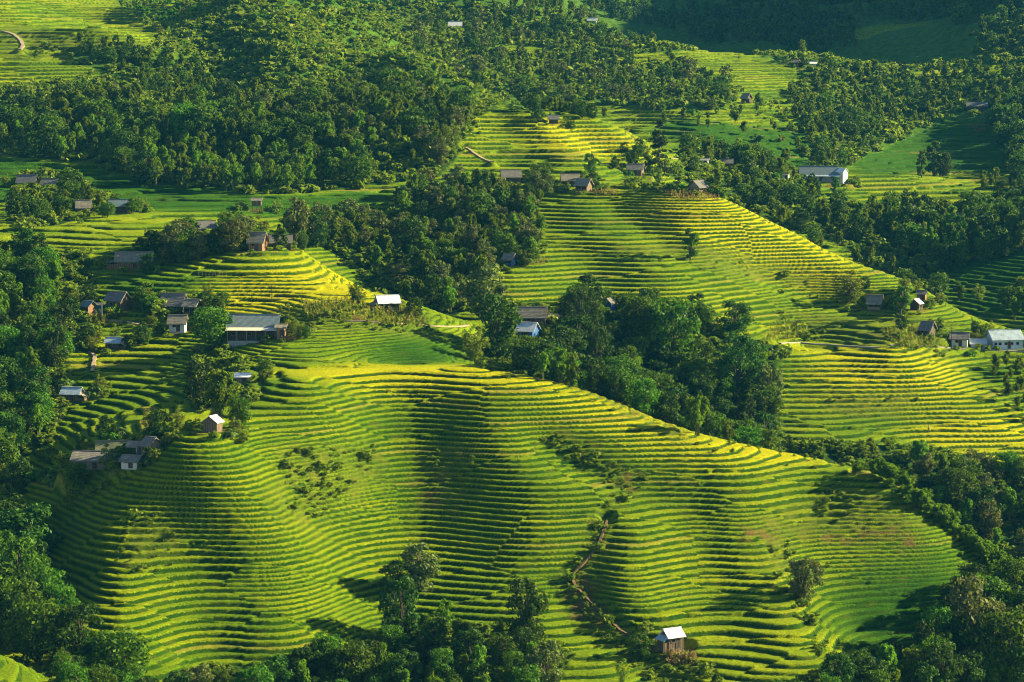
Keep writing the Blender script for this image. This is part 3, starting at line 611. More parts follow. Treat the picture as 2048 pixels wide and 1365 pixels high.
def broadleaf(h, w, base, lobes, per, leaf, m, seed, shape='round', lr=0.2):
    """returns (trunk mesh, crown mesh): height h, crown width w, crown starts at base*h"""
    global rng; rng = np.random.default_rng(seed); rr = random.Random(seed)
    P = []; Nn = []; limbs = [([(0, 0, -0.6), (0.1, 0, h * base * 0.6), (rr.uniform(-.3, .3), rr.uniform(-.3, .3), h * (base + .25)), (rr.uniform(-.4, .4), 0, h * .8)], 0.035 * h, 0.012 * h)]
    ch = h * (1 - base) / 2; cz = h * base + ch
    for k in range(lobes):
        a = rr.uniform(0, 2 * math.pi); t = rr.uniform(-0.95, 0.95)
        prof = math.sqrt(max(0, 1 - t * t))
        if shape == 'tall': prof = prof ** 0.7
        if shape == 'cone': prof = max(0.1, (1 - t) / 2) ** 0.8
        if shape == 'drip': prof = math.sqrt(max(0, 1 - t * t)) * (0.75 + 0.25 * t)
        q = rr.uniform(0.55, 1.0)
        c = np.array([math.cos(a) * prof * w / 2 * q, math.sin(a) * prof * w / 2 * q, cz + t * ch * rr.uniform(.85, 1.0)])
        r = w * lr * rr.uniform(0.6, 1.25)
        if rr.random() < 0.5:
            limbs.append(([(0, 0, h * rr.uniform(base * .7, base + .3)), tuple(c * np.array([.5, .5, .9])), tuple(c)], 0.012 * h, 0.004 * h))
        d = rng.normal(size=(per, 3)); d[:, 2] = d[:, 2] * 0.9 + 0.35
        d /= np.linalg.norm(d, axis=1, keepdims=True)
        rad = r * rng.uniform(0.55, 1.1, (per, 1)) * np.array([[1, 1, 0.8]])
        P.append(c + d * rad); Nn.append(d + 0.55 * rng.normal(size=(per, 3)))
    return tube_mesh('trunk', limbs, mb), leaves_mesh('crown', np.concatenate(P), np.concatenate(Nn), leaf, 0.55, m)
def bamboo(h, w, n, m, seed, leaf=0.27, per=135):
    global rng; rng = np.random.default_rng(seed); rr = random.Random(seed)
    cul = []; P = []; Nn = []; D = []
    for k in range(n):
        a = rr.uniform(0, 2 * math.pi); hh = h * rr.uniform(0.5, 1.0); lean = w / 2 * rr.uniform(0.15, 1.0) * (1.25 - 0.5 * hh / h)
        bx, by = math.cos(a) * w * .1 * rr.random(), math.sin(a) * w * .1 * rr.random()
        pts = []
        for i in range(9):
            t = i / 8; o = lean * t ** 2.4; z = hh * (math.sin(t * 1.35) / math.sin(1.35)) - hh * 0.2 * max(0, t - .68) ** 2 * 12
            pts.append((bx + math.cos(a) * o, by + math.sin(a) * o, z - (0.5 if i == 0 else 0)))
        cul.append((pts, 0.06, 0.015)); pa = np.array(pts)
        t = rng.uniform(0.30, 1.0, per) ** 0.8 * 7.999; i = t.astype(int); f = (t - i)[:, None]
        c = pa[i] * (1 - f) + pa[i + 1] * f
        plume = 0.45 + 0.55 * np.sin(np.clip(t / 8, 0, 1) * math.pi)[:, None]
        c = c + rng.normal(size=(per, 3)) * np.array([[.27, .27, .24]]) * plume; c[:, 2] -= 0.15
        P.append(c); o = np.array([[math.cos(a), math.sin(a), 0.7]]); Nn.append(o + 0.9 * rng.normal(size=(per, 3)))
        D.append(np.repeat(np.array([[math.cos(a) * .6, math.sin(a) * .6, -0.9]]), per, 0))
    return tube_mesh('culm', cul, mcul, 4), leaves_mesh('foliage', np.concatenate(P), np.concatenate(Nn), leaf, 0.38, m, np.concatenate(D))
def banana(seed, h=3.6):
    rr = random.Random(seed); st = []; V = []; F = []
    for s in range(3):
        ox, oy = rr.uniform(-.8, .8), rr.uniform(-.8, .8); hh = h * rr.uniform(.6, 1)
        st.append(([(ox, oy, -.3), (ox, oy, hh * .55)], .14, .1))
        for k in range(9):
            a = k * 2.4 + rr.random(); Lf = rr.uniform(1.5, 2.3); b = len(V); up = rr.uniform(.5, 1.2)
            for i in range(6):
                t = i / 5; r = Lf * t * .8; z = hh * .55 + Lf * (up * t - 1.0 * t * t); wd = .34 * math.sin(math.pi * (0.12 + .86 * t))
                cx, cy = ox + math.cos(a) * r, oy + math.sin(a) * r
                V += [(cx - math.sin(a) * wd, cy + math.cos(a) * wd, z - .08), (cx, cy, z), (cx + math.sin(a) * wd, cy - math.cos(a) * wd, z - .08)]
            for i in range(5):
                for q in range(2): F.append((b + i * 3 + q, b + i * 3 + q + 1, b + (i + 1) * 3 + q + 1, b + (i + 1) * 3 + q))
    me = bpy.data.meshes.new('leaves'); me.from_pydata(V, [], F); me.materials.append(LM['banana']); me.update()
    return tube_mesh('stem', st, mcul, 6), me
def pine(h, w, seed):
    global rng; rng = np.random.default_rng(seed); rr = random.Random(seed)
    limbs = [([(0, 0, -.5), (0, 0, h * .5), (0.1, 0, h)], .22, .04)]; P = []; Nn = []
    for k in range(46):
        t = rr.uniform(0.12, 1.0); a = rr.uniform(0, 6.28); L_ = w / 2 * (1.08 - t) ** 0.6 * rr.uniform(.5, 1.1)
        p0 = np.array([0, 0, h * t]); p1 = np.array([math.cos(a) * L_, math.sin(a) * L_, h * t - L_ * .25 + .3])
        limbs.append(([tuple(p0), tuple(p1)], .05, .02))
        n = 75; f = rng.uniform(.25, 1.05, (n, 1)); P.append(p0 + (p1 - p0) * f + rng.normal(size=(n, 3)) * np.array([[.32, .32, .16]])); Nn.append(np.array([[0, 0, 1.]]) + .7 * rng.normal(size=(n, 3)))
    return tube_mesh('trunk', limbs, mb, 5), leaves_mesh('crown', np.concatenate(P), np.concatenate(Nn), .26, .4, LM['pine'])

# kind -> list of (name of thing, [(part, mesh)], natural height)
LIB = {}
def lib(key, name, parts, h): LIB.setdefault(key, []).append((name, parts, h))
def two(a, b, na, nb): return [(na, a), (nb, b)]
for sd, (h, w, base, lo, shp, mk) in enumerate([(9, 7.5, .04, 44, 'round', 'dark'), (10, 6.5, .03, 44, 'tall', 'dark'), (8, 7, .05, 38, 'round', 'mid'), (11, 7.5, .03, 46, 'drip', 'mid')]):
    t, c = broadleaf(h, w, base, lo, 85, .27, LM[mk], 100 + sd, shp); lib('tree', 'broadleaf_tree', two(t, c, 'trunk', 'crown'), h)
for sd in range(2):
    t, c = broadleaf(8.5, 6.5, .03, 40, 80, .26, LM['pale'], 130 + sd, ['drip', 'round'][sd], .16); lib('pale', 'broadleaf_tree', two(t, c, 'trunk', 'crown'), 8.5)
for sd in range(3):
    t, c = bamboo([9.5, 8, 10.5][sd], [5.2, 4.6, 5.0][sd], [20, 17, 22][sd], LM['bamboo'], 150 + sd); lib('bamboo', 'bamboo_clump', two(t, c, 'culm', 'foliage'), [9.5, 8, 10.5][sd])
for sd in range(2):
    t, c = broadleaf([1.6, 1.3][sd], 2.6, .02, 16, 40, .2, LM['scrub'], 180 + sd, 'round', .16); lib('weed', 'shrub', two(t, c, 'stem', 'foliage'), [1.6, 1.3][sd])
for sd in range(3):
    t, c = broadleaf([2.2, 1.7, 2.6][sd], [2.8, 2.4, 2.4][sd], .02, 14, 42, .2, LM[['scrub', 'mid', 'scrub'][sd]], 170 + sd, 'round', .2); lib('shrub', 'shrub', two(t, c, 'stem', 'foliage'), [2.2, 1.7, 2.6][sd])
t, c = broadleaf(7, 2.6, .05, 28, 60, .22, LM['mid'], 190, 'tall', .2); lib('slim', 'slender_tree', two(t, c, 'trunk', 'crown'), 7)
t, c = broadleaf(6, 4.6, .06, 28, 60, .18, LM['scrub'], 191, 'drip', .17); lib('loose', 'slender_tree', two(t, c, 'trunk', 'crown'), 6)
t, c = broadleaf(11, 9, .02, 80, 120, .20, LM['dark'], 192, 'round', .13); lib('dome', 'broadleaf_tree', two(t, c, 'trunk', 'crown'), 11)
t, c = pine(12, 6.5, 193); lib('pine', 'pine_tree', two(t, c, 'trunk', 'crown'), 12)
for sd in range(2):
    t, c = banana(200 + sd); lib('banana', 'banana_plant', two(t, c, 'stem', 'leaves'), 3.6)

def tag(o, label, cat, group=None, kind=None):
    if label: o['label'] = label
    if cat: o['category'] = cat
    if group: o['group'] = group
    if kind: o['kind'] = kind
def plant(key, var, x, y, z, h, rot, wide, label, cat, group):
    name, parts, nat = LIB[key][var % len(LIB[key])]
    r = bpy.data.objects.new(name, None); COL.objects.link(r); s = h / nat
    r.location = (x, y, z); r.rotation_euler = (0, 0, rot); r.scale = (s * wide, s * wide, s); r.empty_display_size = 1
    tag(r, label, cat, group)
    for pn, me in parts:
        c = bpy.data.objects.new(pn, me); COL.objects.link(c); c.parent = r
    return r
CAT = {'tree': 'tree', 'pale': 'tree', 'dome': 'tree', 'bamboo': 'bamboo', 'shrub': 'shrub', 'slim': 'tree', 'loose': 'tree', 'pine': 'tree', 'banana': 'banana plant'}
LOOK = {'tree': 'broad leafy tree', 'pale': 'pale green leafy tree', 'bamboo': 'feathery bamboo clump', 'shrub': 'bushy shrub', 'slim': 'slender tree', 'loose': 'thin airy tree', 'banana': 'long leaved banana plant'}

# single trees and clumps one can pick out: base pixel, distance range, kind, variant, pixel height, widening, label
SINGLE = [
 (425,700,590,650,'tree',2,82,1.15,'leafy tree hugging the left end of the long tin roofed farmhouse'),
 (438,850,540,620,'bamboo',2,128,1.25,'tallest clump of dark foliage between the white flat roof and the small plank hut'),
 (402,815,545,640,'tree',1,95,1.0,'dark tree on the left side of the big clump above the small plank hut'),
 (478,862,540,620,'tree',3,72,1.1,'tree at the right foot of the big clump, just below the white flat roof'),
 (590,492,690,800,'pale',0,95,0.9,'olive crowned tree rising above the thatched houses at the top of the bright field'),
 (625,492,690,800,'tree',0,72,1.1,'round green tree just right of the olive crowned tree above the bright field'),
 (520,480,700,800,'loose',0,48,1.1,'yellowish airy tree behind the thatched house at the top of the bright field'),
 (965,640,600,780,'pale',0,110,1.25,'pale green feathery tree left of the tin roofed house with blue walls'),
 (995,722,590,700,'tree',1,132,1.0,'tall dark tree directly left of the tin roofed house with blue walls'),
 (950,725,590,700,'loose',0,70,1.2,'yellow green tree at the foot of the tall dark tree by the blue walled house'),
 (1160,690,600,720,'dome',0,112,0.95,'large domed dark tree right of the tin roofed house with blue walls'),
 (1275,700,600,730,'tree',3,112,1.0,'dark tree just right of the bright blue shed'),
 (1345,730,600,720,'tree',2,130,0.85,'green tree left of the grey roof, its top level with the terraces'),
 (1470,668,640,760,'tree',0,66,1.2,'compact dark tree standing alone in front of the terraces on the right'),
 (1475,800,600,700,'dome',0,136,0.95,'biggest dark round tree at the right side of the central grove'),
 (1195,745,600,720,'dome',0,95,0.75,'round dark tree in front of the large domed tree in the central grove'),
 (1150,772,590,660,'bamboo',1,80,1.2,'bright green bamboo at the front left edge of the central grove'),
 (1300,800,590,660,'bamboo',0,95,1.0,'leafy bamboo in the middle front of the central grove'),
 (1395,880,570,660,'bamboo',1,98,1.1,'sunlit bamboo at the lower tip of the central grove beside the ridge'),
 (1540,830,600,700,'pale',1,112,0.6,'tall pale tree on the right edge of the central grove'),
 (1520,900,590,660,'bamboo',2,110,0.9,'bamboo at the lower right corner of the central grove'),
 (1318,362,780,900,'pine',0,122,0.95,'tall dark pine standing beside the hilltop houses'),
 (1345,355,780,900,'pine',0,85,0.9,'shorter pine on the right of the tall pine by the hilltop houses'),
 (1380,520,680,830,'slim',0,66,1.1,'lone slender tree standing in the middle of the bright slope'),
 (1697,608,690,830,'loose',0,66,1.3,'airy pale tree on the ridge line of the right hand slope'),
 (1803,636,690,860,'slim',0,66,1.3,'upright tree left of the two small huts on the right hand side'),
 (1918,600,820,960,'slim',0,38,1.4,'small pointed tree in the shaded terraces on the right'),
 (1957,602,820,960,'loose',0,34,1.2,'small round airy tree in the shaded terraces on the right'),
 (1608,1200,470,600,'pale',1,95,1.0,'grey green bushy tree alone in the fold of the lower right terraces'),
 (1955,1330,440,560,'pale',0,180,1.0,'big grey leaved tree in the bottom right corner'),
 (2010,1380,430,560,'tree',2,170,0.9,'dark tree at the right edge below the big grey leaved tree'),
 (1900,1372,430,540,'pale',1,80,1.2,'pale topped tree at the bottom edge left of the big grey leaved tree'),
 (845,1180,470,560,'pale',0,102,1.2,'pale topped tree highest of the group in the middle of the bottom terraces'),
 (800,1290,450,560,'tree',1,138,0.8,'green tree below the pale topped one in the bottom middle group'),
 (785,1190,470,560,'tree',0,66,1.0,'dark tree tucked left of the pale topped tree in the bottom middle'),
 (1050,1300,450,560,'tree',1,145,0.85,'tall dark tree beside the orange earth gully'),
 (1000,1300,450,560,'bamboo',0,85,0.9,'dark bamboo left of the tall tree beside the orange earth gully'),
 (1090,1372,430,540,'pale',1,104,0.9,'pale silvery tree at the bottom edge below the orange earth gully'),
 (1246,1368,430,540,'loose',0,54,0.8,'small sunlit sapling at the bottom edge left of the white roofed hut'),
 (1432,1378,430,540,'slim',0,50,0.9,'small tree at the bottom edge right of the white roofed hut'),
 (35,1250,440,560,'tree',3,190,0.9,'tall green tree on the left edge below the shaded terraces'),
 (80,1330,430,560,'tree',2,130,1.1,'broad tree right of the tall one at the left edge'),
 (160,1345,430,540,'tree',0,140,1.0,'round tree near the bottom left corner field'),
 (230,1370,430,540,'tree',2,120,1.3,'bright green broad tree at the bottom edge left of centre'),
 (390,1385,430,540,'pale',1,78,1.2,'pale tree at the bottom edge below the left terraces'),
 (440,1385,430,540,'tree',3,60,1.2,'smaller pale green tree at the bottom edge, left of centre'),
 (1868,352,960,1100,'slim',0,72,1.2,'tall slender tree on the far edge of the right hand terraces'),
 (1886,352,960,1100,'tree',0,50,0.8,'rounder tree beside the tall slender tree at the right hand terraces'),
 (1843,352,960,1100,'slim',0,55,1.0,'left of the pair of slender trees on the right hand terraces'),
 (1670,392,950,1060,'slim',0,40,1.2,'thin tree below the large blue roofed farmhouse'),
 (845,575,690,800,'bamboo',1,90,1.1,'bamboo leaning out at the right end of the diagonal tree belt'),
 (62,392,780,900,'bamboo',0,34,1.2,'light bamboo in front of the two dark roofs at the far left'),
 (215,436,740,860,'tree',2,30,1.2,'small tree half covering the bluish roof in the dark far left fields'),
 (300,548,650,760,'tree',0,42,1.2,'bushy tree covering the right end of the wide thatched farmhouse'),
 (330,632,620,720,'shrub',0,30,1.6,'large bush left of the dark thatched farmhouse'),
 (300,630,620,720,'tree',2,36,1.2,'small tree between the timber house and the dark thatched farmhouse'),
 (1180,345,820,920,'tree',1,40,0.9,'small dark tree right behind the hilltop thatched roofs'),
 (1085,380,800,900,'tree',3,58,1.3,'leafy tree between the two thatched hilltop roofs'),
 (880,335,840,940,'pale',0,60,0.9,'sunlit tree at the left edge of the upper bright terraces'),
 (905,300,840,960,'loose',0,60,0.9,'yellow green tree above the sunlit one at the edge of the upper terraces'),
 (1830,510,820,960,'slim',0,60,1.3,'tall tree standing in the dark wood below the far terraces'),
]
# woods: outline in the photograph, distance range, spacing, kinds, heights, group phrase
WOODS = [
 ([(-60,240),(250,240),(520,260),(720,300),(760,370),(560,390),(300,375),(180,330),(-60,300)],800,1000,5.6,'bbbbt',(7,11),'dark upper left wood'),
 ([(-60,235),(60,240),(230,225),(330,215),(440,190),(560,205),(760,165),(880,205),(960,235),(900,290),(860,340),(720,310),(500,270),(250,200)],860,1130,6.0,'bbbbtp',(5.5,9.5),'wood under the far left hill'),
 ([(140,90),(220,80),(330,120),(430,150),(420,230),(300,190)],930,1130,5.5,'bbt',(4,7),'trees among the sunny fields'),
 ([(270,-80),(450,-80),(620,-30),(760,70),(900,170),(700,200),(480,200),(390,120),(345,95),(240,10)],960,1500,6.5,'bsss',(1.6,3.6),'bushy upper left hillside'),
 ([(600,-80),(900,-80),(860,90),(780,70),(700,20)],1050,1600,6,'bsss',(1.6,3.8),'hill at the top of the picture'),
 ([(830,-60),(1120,-60),(1180,40),(1290,60),(1330,110),(1460,170),(1470,220),(1200,215),(1010,190),(900,160),(830,100)],1040,1560,9,'bbbtp',(4.5,8),'hazy hill in the top middle'),
 ([(1560,130),(1800,150),(2100,130),(2100,225),(1900,235),(1760,280),(1700,340),(1630,345),(1590,240)],980,1330,8,'bbbt',(5,8.5),'upper right wood'),
 ([(1100,-80),(2100,-80),(2100,120),(1980,110),(1750,100),(1640,120),(1420,90),(1300,60),(1180,30)],1290,1900,8.5,'tbb',(6,10),'blue shaded mountain'),
 ([(1980,225),(2120,200),(2120,380),(2040,360),(1990,300)],960,1300,6.5,'tb',(7,10),'dark slope at the right edge'),
 ([(1370,290),(1480,300),(1620,350),(1640,430),(1560,440),(1470,400),(1380,350)],830,1000,6.2,'bbt',(5,8.5),'wood below the blue roofed farmhouse'),
 ([(1480,395),(1640,400),(1640,470),(1560,460)],800,930,6,'bt',(6,9),'wood below the blue roofed farmhouse'),
 ([(1640,430),(2100,440),(2100,500),(1880,545),(1760,500),(1640,470)],840,970,5.8,'bbt',(7,11),'dark wood on the right'),
 ([(1560,450),(1700,500),(1850,575),(1920,625),(1880,640),(1780,560),(1640,500)],810,960,6.2,'tb',(5,8),'trees behind the right hand ridge'),
 ([(1930,350),(2100,340),(2100,430),(1990,420)],880,1010,7,'bt',(6,9),'trees right of the far terraces'),
 ([(2000,600),(2100,580),(2100,660),(2030,650)],780,900,6,'tb',(6,9),'trees above the white house'),
 ([(1940,720),(2000,700),(2120,720),(2120,860),(2030,840),(1960,760)],640,740,5,'bb',(3.5,6),'trees below the white house'),
 ([(1240,190),(1450,200),(1600,260),(1620,320),(1480,300),(1300,240)],930,1130,13,'bsb',(4,7),'trees beside the upper right terraces'),
 ([(1030,205),(1200,220),(1230,245),(1080,240)],940,1040,5,'tb',(4,6.5),'crest above the upper terraces'),
 ([(1240,290),(1290,300),(1300,345),(1250,340)],830,960,5,'ts',(3,6),'hilltop hamlet'),
 ([(800,395),(1000,375),(1090,390),(1090,470),(1070,530),(980,545),(940,600),(880,640),(830,560),(790,470)],690,870,5.6,'bbbtp',(5,9.5),'central wood'),
 ([(640,430),(740,450),(800,520),(860,600),(840,630),(790,600),(700,510),(640,490)],690,830,5.0,'bbp',(4.5,8),'diagonal tree belt'),
 ([(300,500),(350,480),(500,480),(490,530),(350,550),(310,540)],690,770,4.6,'tbp',(5,8.5),'grove above the farmhouses'),
 ([(540,470),(640,470),(650,500),(560,495)],710,800,5,'tb',(4,7),'trees behind the paired thatched houses'),
 ([(20,385),(120,380),(240,425),(180,450),(20,450)],730,860,6,'tbb',(5,8),'far left grove'),
 ([(-60,540),(60,530),(150,590),(120,640),(130,700),(150,745),(90,760),(-60,740)],600,740,5.8,'tbt',(7,10),'upper wood at the left edge'),
 ([(-60,720),(60,740),(90,810),(80,890),(30,940),(-60,960)],545,665,5.6,'ttb',(7,10),'wood at the left edge'),
 ([(-60,930),(130,920),(160,960),(60,1000),(-60,990)],530,600,5,'ts',(3,5),'bushes below the grey roofed farm'),
 ([(-60,1080),(50,1090),(80,1200),(150,1300),(60,1330),(-60,1290)],440,560,5.5,'tt',(8,12),'bottom left trees'),
 ([(150,1290),(330,1385),(700,1385),(1000,1385),(1000,1440),(100,1440)],405,530,5.5,'ttb',(4,7),'trees along the bottom edge'),
 ([(600,1340),(740,1300),(800,1250),(900,1250),(960,1290),(1060,1320),(1080,1420),(600,1420)],410,540,5.2,'ttb',(5,8),'bottom middle trees'),
 ([(1820,1330),(1920,1200),(2100,1200),(2100,1420),(1740,1420)],430,560,5.2,'ttb',(7,11),'bottom right trees'),
 ([(1560,1380),(1800,1330),(1800,1440),(1500,1440)],410,500,5,'ts',(4,7),'right hand bottom edge'),
 ([(1560,890),(1760,900),(1770,930),(1700,930),(1620,905)],575,680,4.2,'sb',(2,3.6),'bushes behind the front ridge'),
 ([(1800,930),(1900,950),(2010,960),(2040,1090),(2100,1180),(1990,1110),(1860,1010)],570,670,5.4,'bbtp',(6,10),'gully right of the hedge'),
 ([(1010,700),(1100,690),(1200,720),(1400,700),(1540,760),(1560,880),(1540,960),(1420,960),(1200,900),(1080,800)],585,700,5.0,'btt',(6,10),'central grove'),
 ([(1180,610),(1340,620),(1420,650),(1400,700),(1200,700),(1080,690)],640,730,7,'tt',(6,9),'central grove'),
 ([(1860,1000),(2100,950),(2100,1100),(1980,1050)],590,680,5.5,'tb',(6,9),'trees behind the hedge'),
]
SCRUB = [  # weeds and bushes along banks and gullies
 ([(570,900),(760,890),(740,940),(640,1040),(570,1020)],500,620,1.7),
 ([(1085,865),(1140,865),(1200,910),(1300,960),(1280,990),(1235,1015),(1210,1100),(1165,1150),(1225,1245),(1340,1310),(1330,1390),(1250,1320),(1165,1240),(1125,1160),(1180,1080),(1195,1015),(1230,985),(1150,930),(1090,890)],440,600,1.7),
 ([(1340,1338),(1400,1325),(1440,1375),(1350,1400)],430,540,1.6),
 ([(1620,980),(1700,960),(1720,1030),(1640,1050)],450,600,2.6),
 ([(1540,1090),(1580,1080),(1660,1280),(1700,1340),(1660,1350),(1560,1180)],440,600,2.2),
 ([(860,900),(960,900),(930,960),(860,950)],500,620,2.6),
 ([(240,1040),(360,1000),(350,1140),(230,1150)],480,600,2.6),
 ([(300,930),(260,960),(40,1080),(30,1060),(200,960)],500,600,1.6),
 ([(100,930),(250,950),(220,990),(60,1000)],500,620,2.6),
 ([(1150,508),(1400,500),(1600,560),(1700,600),(1560,590),(1380,530)],680,820,5.5),
 ([(1840,660),(1900,700),(1900,720),(1780,700),(1760,660)],690,800,2.0),
 ([(1650,790),(1850,780),(1820,830),(1650,830)],640,720,5.5),
 ([(560,610),(700,620),(860,640),(860,668),(700,660),(560,650)],620,700,1.8),
 ([(280,560),(430,600),(330,640),(260,620)],640,720,3.0),
 ([(240,600),(400,610),(400,640),(260,640)],640,720,2.6),
 ([(965,728),(1040,728),(1040,740),(965,740)],560,640,1.1),
 ([(60,90),(330,100),(330,120),(60,110)],950,1150,3.5),
 ([(170,150),(280,140),(330,170),(250,190)],900,1080,3.5),
 ([(560,210),(700,230),(720,280),(560,260)],860,1000,5),
 ([(1240,350),(1470,370),(1450,395),(1260,385)],780,870,2.2),
 ([(900,230),(1010,230),(930,290)],860,1000,3.0),
 ([(1560,620),(1680,680),(1560,680)],690,790,2.2),
 ([(1500,200),(1640,210),(1640,240),(1500,240)],1000,1200,5),
 ([(1100,760),(1350,870),(1560,900),(1740,940),(1720,960),(1400,900),(1250,850)],545,620,4.5),
 ([(140,640),(330,640),(330,665),(220,655)],640,720,2.5),
]
prng = random.Random(5)
def inside(p, poly):
    c = False; x, y = p; n = len(poly)
    for i in range(n):
        x0, y0 = poly[i]; x1, y1 = poly[(i + 1) % n]
        if (y0 > y) != (y1 > y) and x < (x1 - x0) * (y - y0) / (y1 - y0) + x0: c = not c
    return c
def scatter(poly, y0, y1, sp):
    xs = [p[0] for p in poly]; a0, _ = ray(min(xs) - 20, 700); a1, _ = ray(max(xs) + 20, 700)
    G = []
    gy_ = np.arange(y0, y1, sp)
    for i, yy in enumerate(gy_):
        xx = np.arange(a0 * yy, a1 * yy, sp) + (i % 2) * sp / 2; G.append(np.stack([xx, np.full(xx.shape, yy)], 1))
    G = np.concatenate(G); G = G + np.array([[prng.uniform(-.42, .42) * sp, prng.uniform(-.42, .42) * sp] for _ in range(len(G))])
    z = cubic(H, G[:, 0], G[:, 1]); px, py = project(G[:, 0], G[:, 1], z)
    m = inpoly(px, py, poly)
    for q, a_, b_ in CLEAR: m &= ~(inpoly(px, py, q) & (G[:, 1] > a_) & (G[:, 1] < b_))
    return G[m]
def clear_of(x, y, lst):
    for hx, hy, r in lst:
        if (x - hx) ** 2 + (y - hy) ** 2 < r * r: return False
    return True
KEEP = []      # (x, y, radius) kept free round buildings; filled by the building list before planting
SIGHT = []     # (px0, px1, py1, Y) sight windows in front of buildings kept free of tall trees
# ------------------------------------------------------------------ materials for buildings
def roof_mat(name, c1, c2, kind, rough=0.6, metal=0.0):
    m, N, L, B = mat(name, rough); tc = N.new('ShaderNodeTexCoord'); o = tc.outputs['Object']
    B.inputs['Metallic'].default_value = metal
    c = ramp(N, L, nz(N, L, 1.3, 4, o, 0.7), [(0.3, c1), (0.7, c2)])
    w = N.new('ShaderNodeTexWave'); w.inputs['Scale'].default_value = 1.6 if kind == 'tin' else 1.0; w.inputs['Distortion'].default_value = 0.2 if kind == 'tin' else 5.0
    w.bands_direction = 'X' if kind == 'tin' else 'Z'; w.inputs['Detail'].default_value = 2; L.new(o, w.inputs['Vector'])
    c = mix(N, L, 1.0, c, ramp(N, L, w.outputs['Fac'], [(0.0, (0.78,) * 3), (0.5, (1.05,) * 3)]), 'MULTIPLY')
    rs = ramp(N, L, nz(N, L, .55, 5, o, .75), [(.5 if name != 'roof_white' else .62, (0,) * 3), (.74, (.75 if kind == 'tin' else .4,) * 3)])
    c = mix(N, L, rs, c, (.16, .11, .07) if kind == 'tin' else (.07, .08, .04))
    L.new(c, B.inputs['Base Color'])
    b = N.new('ShaderNodeBump'); b.inputs['Strength'].default_value = 0.5; b.inputs['Distance'].default_value = 0.05
    L.new(w.outputs['Fac'], b.inputs['Height']); L.new(b.outputs[0], B.inputs['Normal']); return m
def wall_mat(name, c1, c2, plank=True):
    m, N, L, B = mat(name, 0.85); tc = N.new('ShaderNodeTexCoord'); o = tc.outputs['Object']
    c = ramp(N, L, nz(N, L, 2.2, 4, o, 0.7), [(0.3, c1), (0.7, c2)])
    if plank:
        w = N.new('ShaderNodeTexWave'); w.inputs['Scale'].default_value = 1.2; w.inputs['Distortion'].default_value = 1.0; w.bands_direction = 'DIAGONAL'
        mp = N.new('ShaderNodeMapping'); mp.inputs['Scale'].default_value = (1, 1, 0.0); L.new(o, mp.inputs[0]); L.new(mp.outputs[0], w.inputs['Vector'])
        c = mix(N, L, 1.0, c, ramp(N, L, w.outputs['Fac'], [(0.0, (0.5,) * 3), (0.35, (1.05,) * 3)]), 'MULTIPLY')
    L.new(c, B.inputs['Base Color']); return m
BM = {
 'tin': roof_mat('roof_bright_tin', (0.50, 0.51, 0.50), (0.70, 0.70, 0.68), 'tin', 0.45),
 'white': roof_mat('roof_white', (0.78, 0.78, 0.76), (0.86, 0.86, 0.84), 'tin', 0.5),
 'bluegrey': roof_mat('roof_blue_grey', (0.10, 0.15, 0.17), (0.18, 0.24, 0.26), 'tin', 0.5),
 'paleblue': roof_mat('roof_pale_blue', (0.28, 0.38, 0.46), (0.45, 0.55, 0.62), 'tin', 0.5),
 'greytin': roof_mat('roof_grey_tin', (0.24, 0.25, 0.24), (0.40, 0.40, 0.38), 'tin', 0.55),
 'slate': roof_mat('roof_slate', (0.10, 0.10, 0.095), (0.18, 0.175, 0.165), 'tin', 0.6),
 'olive': roof_mat('roof_olive', (0.13, 0.15, 0.07), (0.21, 0.23, 0.11), 'tin', 0.6),
 'thatch': roof_mat('roof_thatch', (0.15, 0.13, 0.10), (0.30, 0.27, 0.20), 'thatch', 0.95),
 'thatchgrey': roof_mat('roof_old_shingle', (0.11, 0.10, 0.09), (0.23, 0.21, 0.18), 'thatch', 0.95),
 'brown': wall_mat('wall_brown_planks', (0.11, 0.075, 0.045), (0.21, 0.15, 0.095)),
 'orange': wall_mat('wall_red_planks', (0.17, 0.085, 0.045), (0.28, 0.16, 0.09)),
 'dark': wall_mat('wall_dark_planks', (0.045, 0.035, 0.025), (0.11, 0.08, 0.055)),
 'plaster': wall_mat('wall_white_plaster', (0.45, 0.46, 0.46), (0.68, 0.68, 0.66), False),
 'cream': wall_mat('wall_cream', (0.50, 0.46, 0.36), (0.66, 0.62, 0.5), False),
 'blue': wall_mat('wall_blue_sheet', (0.02, 0.07, 0.22), (0.04, 0.13, 0.36), False),
 'bluewhite': wall_mat('wall_pale_blue', (0.36, 0.46, 0.55), (0.55, 0.62, 0.68), False),
 'grey': wall_mat('wall_grey_block', (0.22, 0.22, 0.21), (0.36, 0.35, 0.33), False),
 'teal': wall_mat('wall_teal_sheet', (0.02, 0.09, 0.10), (0.04, 0.15, 0.15), False),
 'brick': wall_mat('wall_brick', (0.19, 0.11, 0.08), (0.30, 0.19, 0.14), False),
 'wood': wall_mat('bare_timber', (0.20, 0.14, 0.08), (0.34, 0.26, 0.17), False),
}
md, N, L, B = mat('dark_opening', 0.9); B.inputs['Base Color'].default_value = (0.012, 0.012, 0.012, 1)

